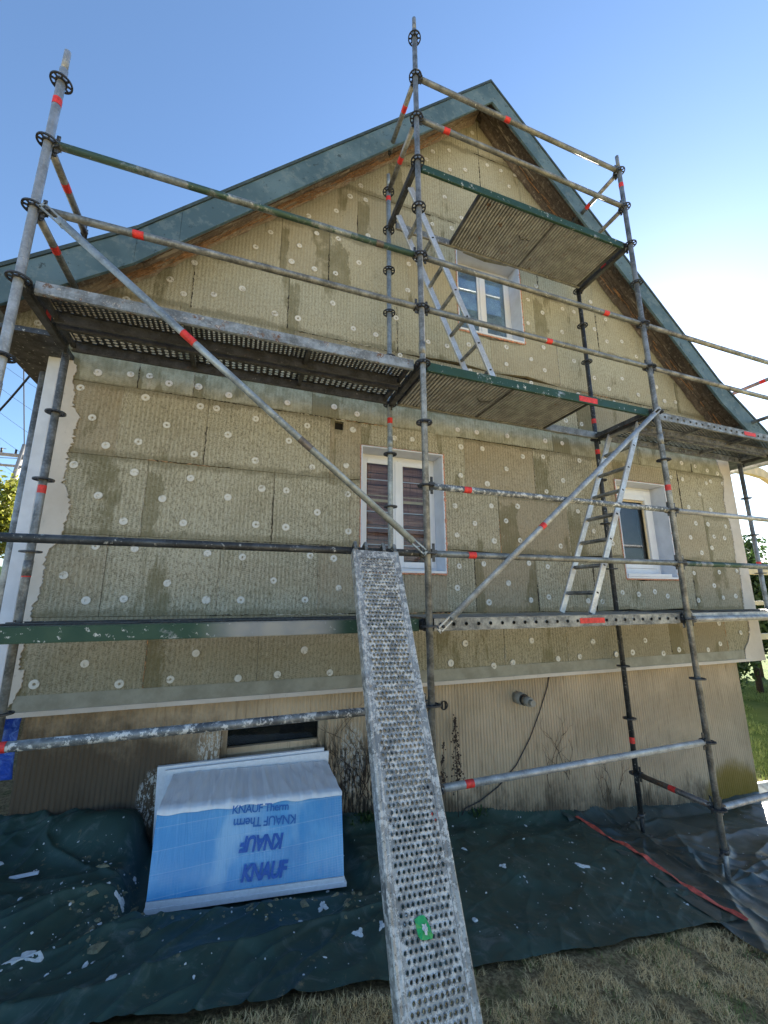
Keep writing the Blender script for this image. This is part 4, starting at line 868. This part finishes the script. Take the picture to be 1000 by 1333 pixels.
# ---- ramp
A=Vector((-.404,-.045,.500)); B=Vector((-.473,-.985,-1.30)); ax=(B-A).normalized(); w_=Vector((1,0,.0)); w_=(w_-ax*w_.dot(ax)).normalized(); nn=w_.cross(ax).normalized()
if nn.y>0: nn=-nn
Lr=2.40; Wd=.318
rp=thing('perforated_ramp','long perforated steel plank hooked steeply over the dark tube as a ramp','ramp'); 
MX=Matrix((w_,ax,nn)).transposed().to_4x4(); MX.translation=A-w_*Wd/2; rp.matrix_world=MX
def ramp_mat():
    t=NT('plaster_splashed_ramp_steel'); v=t.obj(); a=t.noise(v,5,5,.6); b=t.noise(v,24,6,.75); c=t.noise(v,70,4,.7)
    col=t.mix(t.step(a,.3,.7),(.20,.195,.185),(.40,.39,.365)); col=t.mix(t.step(b,.50,.54,0,.9),col,(.60,.585,.55)); col=t.mix(t.step(c,.56,.64,0,.75),col,(.07,.065,.058)); col=t.mix(t.step(t.noise(v,9,5,.7),.60,.68,0,.6),col,(.30,.23,.15))
    k=t.step(b,.50,.54); return t.fin(col,t.step(a,.3,.7,.48,.32),t.m2('MULTIPLY',t.m2('SUBTRACT',1.,k),.3),t.bump(t.m2('ADD',k,c),.4,.003))
MT['ramp']=ramp_mat()
pm=perf(Wd-.075,Lr-.07,10,92,.0072,.0038,0,.003,.007); o=pm.build('perforated_plate','ramp',rp); o.location=(.0375,.055,0)
MB().box((.030,.003,-.004),(Wd-.030,.0545,.0005)).build('end_sheet','ramp',rp)
for s,(x0,x1) in enumerate(((0,.0365),(Wd-.0365,Wd))):
    mb=MB(); prof=[(x0,-.062),(x0,.004),(x0+.006,.008),(x0+.014,.004),(x0+.020,.001),(x0+.028,.004),(x0+.0365,.0015)] if s==0 else [(x1-.0365,.0015),(x1-.028,.004),(x1-.020,.001),(x1-.014,.004),(x1-.006,.008),(x1,.004),(x1,-.062)]
    vs=[(a,y,z) for y in (0,Lr) for a,z in prof]; m=len(prof); mb.add(vs,[(i,i+1,m+i+1,m+i) for i in range(m-1)],False); o=mb.build('side_rail','ramp',rp); solidify(o,.0025)
for xx in (.012,.085,.15+.06,Wd-.03):
    mb=MB()
    for y0,y1,z0,z1 in ((-.018,.02,-.012,.0),( -.055,-.018,.0,.006)): mb.box((xx,y0,z0),(xx+.02,y1,z1))
    mb.obox((xx+.01,-.03,-.002),(.010,0,0),(0,.026,.004),(0,-.001,.004)); mb.obox((xx+.01,-.062,-.03),(.010,0,0),(0,.004,0),(0,.0,.030)); mb.build('claw','galv',rp)
# green scrap stuck on the ramp
mb=MB(); r=random.Random(4); n=22
def sq(t,a,b): c,s=math.cos(t),math.sin(t); return a*math.copysign(abs(c)**.55,c),b*math.copysign(abs(s)**.55,s)
for (sx,sy,zz,cx) in ((.030,.036,.005,.135),(.010,.014,.011,.140)):
    o=[]
    for k in range(n):
        X_,Y_=sq(2*math.pi*k/n,sx,sy); o.append((cx+X_+.25*Y_+r.gauss(0,.0022),1.785+Y_+r.gauss(0,.003),zz+r.uniform(0,.006)))
    if zz<.01: mb.add(o+[(cx,1.785,zz+.004)],[(k,(k+1)%n,n) for k in range(n)])
    else: inner=MB().add(o+[(cx,1.785,zz+.006)],[(k,(k+1)%n,n) for k in range(n)])
g=mb.build('plastic_scrap','green_bit'); g.matrix_world=MX; tag(g,'torn green plastic scrap stuck near the bottom of the perforated ramp','scrap'); inner.build('pale_centre','crumb',g)

# ---- wrapped insulation pack
fb=[Vector((-1.625,.42,-1.50)),Vector((-.465,.42,-1.60))]; ft=[Vector((-1.63,.55,-1.11)),Vector((-.457,.55,-1.168))]; bt=[Vector((-1.60,1.04,-1.075)),Vector((-.46,1.04,-1.125))]
org=Vector((-1.05,.42,-1.60)); pk=thing('insulation_pack','pack of polystyrene boards in blue printed film with white creased top below the basement window','pack',org)
def loc(p): return tuple(Vector(p)-org)
bb=[Vector((-1.60,1.04,-1.52)),Vector((-.46,1.04,-1.62))]
N=36; vs=[];fs=[]; r=random.Random(8)
for j in range(15):
    t=j/14
    for i in range(N+1):
        s=i/N; p=fb[0].lerp(fb[1],s).lerp(ft[0].lerp(ft[1],s),t); p=p+Vector((0,-.006*math.sin(t*3.1)*(.6+.8*math.sin(s*9+t*3)),0)); vs.append(loc(p))
for j in range(14):
    for i in range(N): a=j*(N+1)+i; fs.append((a,a+1,a+N+2,a+N+1))
MB().add(vs,fs,True).build('blue_film_front','film',pk)
fl=[fb[1],bb[1],bt[1],ft[1]]; MB().add([loc(p) for p in fl],[(0,1,2,3)]).build('film_side','film',pk); MB().add([loc(p) for p in (fb[0],ft[0],bt[0],bb[0])],[(0,1,2,3)]).build('film_side','film',pk)
MB().add([loc(p+Vector((0,.012,0))) for p in (fb[0],fb[1],bb[1],bb[0],ft[0],ft[1],bt[1],bt[0])],[(0,3,2,1),(2,3,7,6)]).build('board_core','poly',pk)
vs=[];fs=[]; N=90
for j in range(13):
    t=j/12
    for i in range(N+1):
        s=i/N; p=ft[0].lerp(ft[1],s).lerp(bt[0].lerp(bt[1],s),t); cr=.012*(1-abs(math.sin(s*26+t*(s-.45)*12)))**5+.008*(1-abs(math.sin(s*47-t*(s-.5)*9+2)))**5
        over=0
        if j==0: p=p+Vector((0,-.016,-.008-.010*abs(math.sin(s*14))-.005*math.sin(s*37))); cr=0
        elif j==1: p=ft[0].lerp(ft[1],s)+Vector((0,-.012,.010))
        vs.append(loc(p+Vector((0,0,cr+.008))))
for j in range(12):
    for i in range(N): a=j*(N+1)+i; fs.append((a,a+1,a+N+2,a+N+1))
MB().add(vs,fs,True).build('white_wrap_top','wrap',pk)
for k,(o1,o2,h) in enumerate(((.0,.0,.030),(.004,.010,.026))):
    z=-.031*(k)-.003; mb=MB(); e=.003+.004*k
    pts=[fb[0]+Vector((-e,-e,z-h)),fb[1]+Vector((e+o2,-e,z-h)),bb[1]+Vector((e,0,z-h)),bb[0]+Vector((-e,0,z-h)),fb[0]+Vector((-e,-e,z)),fb[1]+Vector((e+o2,-e,z)),bb[1]+Vector((e,0,z)),bb[0]+Vector((-e,0,z))]
    mb.hexa([loc(p) for p in pts]).build('loose_board','poly',pk)
# printed words on the film
def text(s,u,v,size,rot,mat,shear=.0,sx=1.,bold=0.):
    cu=bpy.data.curves.new('t','FONT'); cu.body=s; cu.size=size; cu.align_x='CENTER'; cu.align_y='CENTER'; cu.shear=shear; cu.offset=bold; cu.resolution_u=3; cu.space_character=.92
    ob=bpy.data.objects.new('t',cu); COL.objects.link(ob); dg=bpy.context.evaluated_depsgraph_get(); me=bpy.data.meshes.new_from_object(ob.evaluated_get(dg)); COL.objects.unlink(ob); bpy.data.objects.remove(ob)
    me.materials.clear(); me.materials.append(MT[mat]); o=link('printed_word',me,pk)
    eu=(fb[1]-fb[0]).normalized(); ev=(ft[0]-fb[0]).normalized(); en=eu.cross(ev).normalized(); ev=en.cross(eu)
    c=fb[0].lerp(fb[1],u).lerp(ft[0].lerp(ft[1],u),v)+en*.014; m=Matrix((eu,ev,en)).transposed().to_4x4()@Matrix.Rotation(rot,4,'Z')@Matrix.Diagonal((sx,1,1,1)); m.translation=c-org; o.matrix_local=m; return o
text('KNAUF',.555,.165,.112,0,'ink',.18,.78,.0045); text('KNAUF',.545,.515,.108,math.pi,'ink',.18,.78,.0045)
text('KNAUF Therm',.555,.765,.070,math.pi,'ink2',0,.98,.001); text('KNAUF Therm',.53,.925,.062,0,'ink2',0,1.,.001)
# loose white sheets between pack and wall
tag(MB().hexa([(-1.70,1.085,-1.53),(-.50,1.06,-1.64),(-.50,1.09,-1.64),(-1.70,1.115,-1.53),(-1.72,1.105,-1.03),(-.475,1.085,-1.035),(-.475,1.115,-1.035),(-1.72,1.135,-1.03)]).build('polystyrene_sheet','poly'),'white polystyrene sheet standing upright behind the blue wrapped pack','board')
tag(MB().hexa([(-1.66,1.045,-1.53),(-.46,1.043,-1.64),(-.46,1.055,-1.64),(-1.66,1.058,-1.53),(-1.66,1.06,-1.045),(-.44,1.06,-1.055),(-.44,1.078,-1.055),(-1.66,1.078,-1.045)]).build('polystyrene_sheet','poly'),'thin white sheet sandwiched between the wrapped pack and the taller sheet','board')

# ---- blue tarpaulin at the left house corner
def crumple(name,x0,x1,z0,z1,yf,label,seed,amp=.07):
    nx,nz=70,90; s,t=np.meshgrid(np.linspace(0,1,nx),np.linspace(0,1,nz)); Xv=x0+(x1-x0)*s; Zv=z0+(z1-z0)*t
    Yv=yf+amp*(ridge(Xv*2+seed,Zv*2,.8,.5,2.5,seed)+.8*ridge(Xv*2,Zv*2+seed,.9,-.4,3.5,seed+2)-.5)+.1*fbm(Xv*3,Zv*3+seed)+.25*(s-1)**2*0
    Xv=Xv+.02*(fbm(Zv*4+seed,Xv*0)-.5); V=np.stack([Xv,Yv,Zv],-1).reshape(-1,3); I=np.arange(nx*nz).reshape(nz,nx); F=np.stack([I[:-1,:-1],I[:-1,1:],I[1:,1:],I[1:,:-1]],-1).reshape(-1,4)
    o=tag(link(name,np_mesh(name,V,F,'bluetarp',True)),label,'tarpaulin'); solidify(o,.004); return o
crumple('blue_tarpaulin',-3.9,-2.62,-1.02,-.60,1.16,'crinkled blue tarpaulin wound round the corner under the insulation',3.3)
crumple('blue_tarpaulin',-3.9,-2.70,-1.42,-1.05,1.06,'lower blue tarpaulin bundle hanging near the ground at the house corner',8.1,.09)

# ---- plants on the foundation
def stalk(u,z0,z1,label,n,seed,spread=.05,bud=.012,mat='twig',lean=0.):
    r=random.Random(seed); b=wpt(u,.10,z0); T=thing('dead_weed',label,'weed',b); pts=[]; h=z1-z0
    for i in range(9): pts.append(Vector((lean*(i/8)**2+.006*math.sin(i*1.3+seed),-.01*math.sin(i),h*i/8)))
    MB().tube(pts,[.0045-.0003*i for i in range(9)],5).build('stem',mat,T); mb=MB()
    for k in range(n):
        t=r.random()**.8; p=Vector((lean*t*t,0,h*(.25+.75*t))); a=r.uniform(0,6.28); l=r.uniform(.2,1)*spread*(1.15-t); q=p+Vector((math.cos(a)*l,-abs(math.sin(a))*l*.5,r.uniform(-.01,.03)))
        mb.tube([p,q],.0013,3); 
        for m in range(r.choice((1,2,3))): c=q+Vector((r.gauss(0,.006),r.gauss(0,.005),r.gauss(0,.008))); s=r.uniform(.4,1)*bud*.6; mb.obox(c,Vector((s,s*.3,0)),Vector((-s*.3,s*.8,0)),Vector((0,s*.2,s*1.1)))
    tag(mb.build('seed_heads',mat,T),kind='stuff'); return T
stalk(.745,-1.72,-.90,'tall dark dead seed stalk standing against the foundation right of the ramp',130,3,.075,.009)
stalk(.60,-1.72,-1.12,'shorter dead seed stalk half hidden by the central pole and ramp',50,8,.05,.009,lean=.02)
def creeper(u,z0,label,seed,n,h,w_,up=1):
    r=random.Random(seed); T=thing('dead_creeper',label,'creeper',wpt(u,.158,z0)); mb=MB()
    def grow(p,d,l,rad,dep):
        pts=[p]; 
        for i in range(7):
            d=(d+Vector((r.gauss(0,.22),0,r.gauss(0,.10)))).normalized(); p=p+d*l/7; p.y=-.004; pts.append(p)
            if dep<2 and r.random()<.33: grow(p,(d+Vector((r.choice((-1,1))*.8,0,.1))).normalized(),l*.45,rad*.6,dep+1)
        mb.tube(pts,[rad*(1-.1*i) for i in range(8)],4)
    for k in range(n): grow(Vector((r.uniform(-w_,w_),-.004,r.uniform(0,h*.3))),Vector((r.gauss(0,.25),0,1)).normalized(),h*r.uniform(.35,.9),.0036,0)
    mb.build('branches','twig',T)
creeper(1.95,-1.66,'bare dead creeper climbing the ribbed foundation behind the lower right tube',5,6,.62,.22)
creeper(2.55,-1.92,'short bare dead creeper near the foot of the inner right pole',12,4,.55,.15)
creeper(-.22,-1.5,'matted dead creeper remains between the basement window and the ramp',33,12,.62,.15)
def weedclump(x,y,label,seed,n=70,s=.05):
    r=random.Random(seed); z=float(sheet1(np.array(x),np.array(y)))-.02; mb=MB()
    for k in range(n):
        a=r.uniform(0,6.28); p=Vector((r.gauss(0,s),r.gauss(0,s*.5),0)); t=p+Vector((math.cos(a)*.035,math.sin(a)*.03,r.uniform(.01,.07))); sd=Vector((-math.sin(a),math.cos(a),0))*.007; mb.add([p-sd*.3,p+sd*.3,t+sd,t-sd+Vector((0,0,.008))],[(0,1,2,3)])
    o=mb.build('green_weed','weed'); o.location=(x,y,z); tag(o,label,'weed')
weedclump(-.12,1.08,'small green weed tuft at the wall foot just left of the ramp',2,120,.07); weedclump(.98,1.06,'tiny green weed at the wall foot right of the dead stalk',4,60,.045)

# ================================================================= GRASS
def blades(name,n,xr,yr,h,lean,wid,mat,label,mask=None,seed=1):
    g=np.random.default_rng(seed); x=g.uniform(*xr,n); y=g.uniform(*yr,n)
    if mask is not None: k=mask(x,y,g); x,y=x[k],y[k]
    n=len(x); z=gz(x)+(fbm(x*3,y*3)-.5)*.03; a=g.uniform(0,2*np.pi,n); H=h*(.4+g.random(n)*.9); Ln=lean*H*(.3+g.random(n)); dx,dy=np.cos(a),np.sin(a); b=a+g.normal(1.57,.4,n); wx,wy_=np.cos(b)*wid*(.5+g.random(n)*.8),np.sin(b)*wid
    p0=np.stack([x-wx,y-wy_,z],-1); p1=np.stack([x+wx,y+wy_,z],-1); m0=np.stack([x+dx*Ln*.4+wx*.7,y+dy*Ln*.4+wy_*.7,z+H*.65],-1); m1=np.stack([x+dx*Ln*.4-wx*.7,y+dy*Ln*.4-wy_*.7,z+H*.65],-1); tp=np.stack([x+dx*Ln,y+dy*Ln,z+H*.9],-1)
    V=np.stack([p0,p1,m0,m1,tp],1).reshape(-1,3); I=np.arange(n)*5; F=np.concatenate([np.stack([I,I+1,I+2],-1),np.stack([I,I+2,I+3],-1),np.stack([I+3,I+2,I+4],-1)])
    return tag(link(name,np_mesh(name,V,F,mat)),label,kind='stuff')
front=lambda x,y,g:(y<-.37+.03*np.sin(x*5)-.2*np.clip((x-1.9)*1.2,0,1))
blades('dry_grass',80000,(-1.3,3.2),(-1.5,-.33),.028,1.5,.0014,'blade_dry','short dry matted grass in front of the tarps',lambda x,y,g:front(x,y,g)&(fbm(x*7,y*7+3)>.40+.10*g.random(len(x))),1)
blades('green_grass',22000,(-1.3,3.2),(-1.5,-.33),.026,1.2,.0014,'blade_green','thin green grass among the dry grass near the tarps',lambda x,y,g:front(x,y,g)&(fbm(x*3.3+4,y*3.3)>.47+.14*g.random(len(x))),2)
blades('lawn_grass',42000,(5.4,13),(1.2,7),.075,.8,.004,'blade_green','sunlit green lawn beyond the right corner of the house',lambda x,y,g:fbm(x*1.5,y*1.5)>.40,3)

# ================================================================= SURROUNDINGS
def foliage(name,label,cat,cx,cy,zb,rx,ry,h,n,leaf,mat,seed,trunk=True,clump=26,group=None,flat=.0):
    g=np.random.default_rng(seed); T=thing(name,label,cat,(cx,cy,zb),0,group)
    C=np.stack([g.normal(0,.42,clump)*rx,g.normal(0,.42,clump)*ry,h*(.12+.85*g.random(clump)**.9)],-1); taper=1-.45*(C[:,2]/h)**2; C[:,0]*=taper; C[:,1]*=taper
    R_=(.22+.25*g.random(clump))*min(rx,ry,h)*.75; k=g.integers(0,clump,n); d=g.normal(0,1,(n,3)); d/=np.linalg.norm(d,axis=1,keepdims=True); rr=g.random(n)**.45
    P=C[k]+d*(R_[k]*rr*(1+.35*g.normal(0,1,n)))[:,None]; P[:,2]=np.abs(P[:,2]); 
    a=g.normal(0,1,(n,3)); a/=np.linalg.norm(a,axis=1,keepdims=True); b=np.cross(a,g.normal(0,1,(n,3))); b/=np.linalg.norm(b,axis=1,keepdims=True); s=leaf*(.5+g.random(n))[:,None]
    V=np.stack([P-a*s,P-b*s*.5,P+a*s,P+b*s*.5],1).reshape(-1,3); I=np.arange(n)*4; F=np.stack([I,I+1,I+2,I+3],-1); 
    o=link('crown',np_mesh('crown',V,F,mat),T)
    if trunk:
        mb=MB(); mb.tube([(0,0,-.2),(.03,.02,h*.35),(-.02,.04,h*.7)],[.045*h/2,.035*h/2,.012*h/2],8)
        for q in range(8): c=C[g.integers(0,clump)]; mb.tube([(0,.02,h*(.2+.05*q)),tuple((np.array([0,0,h*(.3+.05*q)])+c)/2),tuple(c)],[.018*h/2,.012*h/2,.004*h/2],5)
        mb.build('trunk','twig',T)
    return T
hg='evergreen bushes beyond the right corner'
foliage('bush','clipped dark evergreen bush right behind the insulated corner','bush',9.4,4.4,-2.2,1.0,.9,2.7,15000,.045,'leaf_dark',4,group=hg)
foliage('bush','broad dark bush behind the timber rails','bush',11.6,4.6,-2.2,1.4,1.2,3.5,26000,.06,'leaf_dark',5,group=hg)
foliage('bush','tall bright topped bush at the far right','bush',14.6,6.2,-2.2,1.6,1.4,4.1,24000,.07,'leaf_dark',6,group=hg)
foliage('bush','dark bush farthest along the lawn','bush',13.2,3.4,-2.2,1.4,1.1,3.0,20000,.06,'leaf_dark',7,group=hg)
foliage('shrub','yellow green shrub left of the house corner','shrub',-6.1,7.4,-1.3,1.2,1.1,4.0,18000,.05,'leaf_yel',9)
foliage('shrub','darker low shrub under the shed roof on the left','shrub',-4.7,4.2,-1.3,1.0,.8,1.35,9000,.05,'leaf_dark',10)
# bare tree on the left
T=thing('bare_tree','leafless tree behind the yellow green shrub','tree',(-6.9,11,-1.3)); r=random.Random(2); mb=MB()
def grow(p,d,l,rad,dep):
    q=p+d*l; mb.tube([p,(p+q)/2+Vector((r.gauss(0,.03),r.gauss(0,.03),0))*l,q],[rad,rad*.85,rad*.65],5,False)
    if dep<6:
        for k in range(2 if dep else 3): grow(q,(d+Vector((r.gauss(0,.5),r.gauss(0,.5),r.gauss(.15,.25)))).normalized(),l*r.uniform(.62,.8),rad*.62,dep+1)
grow(Vector((0,0,-.1)),Vector((0,0,1)),1.9,.075,0); mb.build('branches','twig',T)
# small shed with red brown roof
sh=thing('shed','low shed with red brown roof just visible left of the corner board','shed',(-6.3,5.6,-1.3)); MB().box((-1.2,-.8,-.3),(1.2,.8,1.55)).build('wall','cream',sh); MB().poly([(-1.4,-1.0,1.55),(1.4,-1.0,1.55),(1.4,-1.0,1.64),(-1.4,-1.0,1.64)],2.0).build('roof','roof',sh)
# utility pole with crossarm and wires
up=thing('utility_pole','leaning utility pole with a crossarm beyond the left of the house','utility pole',(-9.9,15.7,-1.6)); MB().tube([(0,0,0),(.95,-.35,7.45)],[.13,.09],12).build('pole','pole_wood',up)
MB().obox((.92,-.35,7.0),(.75,.1,.02),(-.006,.05,0),(0,0,.05)).build('crossarm','pole_wood',up); MB().obox((.62,-.35,6.6),(.45,.06,.02),(-.006,.04,0),(0,0,.035)).build('lower_arm','pole_wood',up)
for k in (-.6,-.2,.25,.65): MB().tube([(.92+k,-.35+k*.13,7.06),(.92+k,-.35+k*.13,7.22)],.035,8).build('insulator','rubber',up)
def wire(a,b,sag,label,r=.012,n=14):
    a,b=Vector(a),Vector(b); pts=[]
    for i in range(n+1):
        t=i/n; pts.append(a.lerp(b,t)-Vector((0,0,sag*4*t*(1-t))))
    tag(MB().tube(pts,r,5).build('overhead_wire','wirem'),label,'wire',None)
P=Vector((-8.98,15.35,5.62))
wire(P+Vector((-.5,0,0)),(-40,14,9.0),.8,'low overhead wire running left from the utility pole crossarm'); wire(P+Vector((.3,0,-.3)),(-40,20,8),.8,'lowest overhead wire leaving the utility pole to the left')
wire(P+Vector((.5,0,.1)),(-2.9,6,5.6)if 0 else (8,22,9.5),.5,'overhead wire passing behind the house from the utility pole')
for k,(z0,z1) in enumerate(((15.4,6.2),(17.5,8.0),(19.7,9.7),(21.8,11.5),(23.9,13.3))):
    wire((-25.7-.1*k,41.9-.4*k,z0),(-12.0-.1*k,32.6-.4*k,z1),.4,['lowest','second lowest','middle','second highest','highest'][k]+' of five thin parallel wires sloping down to the right behind the eave',.014)
wire((-9.0,15.4,5.8),(-8.2,12.3,8.3),.0,'near vertical line rising from the utility pole top towards the eave',.018)
wire((-4.6,3.2,1.6),(-3.2,2.2,3.0),.22,'loose thick cable curving down from the eave in front of the sky',.011)
# timber carport beyond the right corner
cpt=thing('timber_carport','cream timber frame with horizontal rails beyond the right corner of the house','carport',(10,2.6,-2.2))
for z,hh in ((2.90,.055),(2.29,.042),(1.66,.055)): MB().box((-2.3,-.03,z-hh),(4,.03,z+hh)).build('rail','cream',cpt,.006)
for x in (1.4,3.9): MB().box((x-.06,.031,-.1),(x+.06,.15,5.2)).build('post','cream',cpt,.01)
pts=[(-2.3,5.07),(-1.0,5.09),(-.6,5.05),(-.35,4.95),(-.05,4.72),(.25,4.35)]; m=MB()
for (a,b),(c,d2) in zip(pts[:-1],pts[1:]): m.poly([(a,-.05,b-.10),(c,-.05,d2-.10),(c,-.05,d2+.10),(a,-.05,b+.10)],.10)
m.build('curved_beam','cream',cpt)
# distant treeline and hills so the ground does not end in a bare line
for k,(x0,x1,y,hh) in enumerate(((-160,-30,120,9),(-20,220,150,10))):
    n=160; xs_=np.linspace(x0,x1,n); hgt=hh*(.55+.7*fbm(xs_*.06+k*7,xs_*0,5)); V=[];F=[]
    for i in range(n): V+=[(xs_[i],y,-4),(xs_[i],y+4,hgt[i]*.7),(xs_[i],y+10,hgt[i]),(xs_[i],y+30,-4)]
    for i in range(n-1):
        for q in range(3): F.append((4*i+q,4*i+4+q,4*i+5+q,4*i+1+q))
    tag(MB().add(V,F).build('far_woodland','leaf_dark'),'far wooded rise on the horizon',kind='structure')
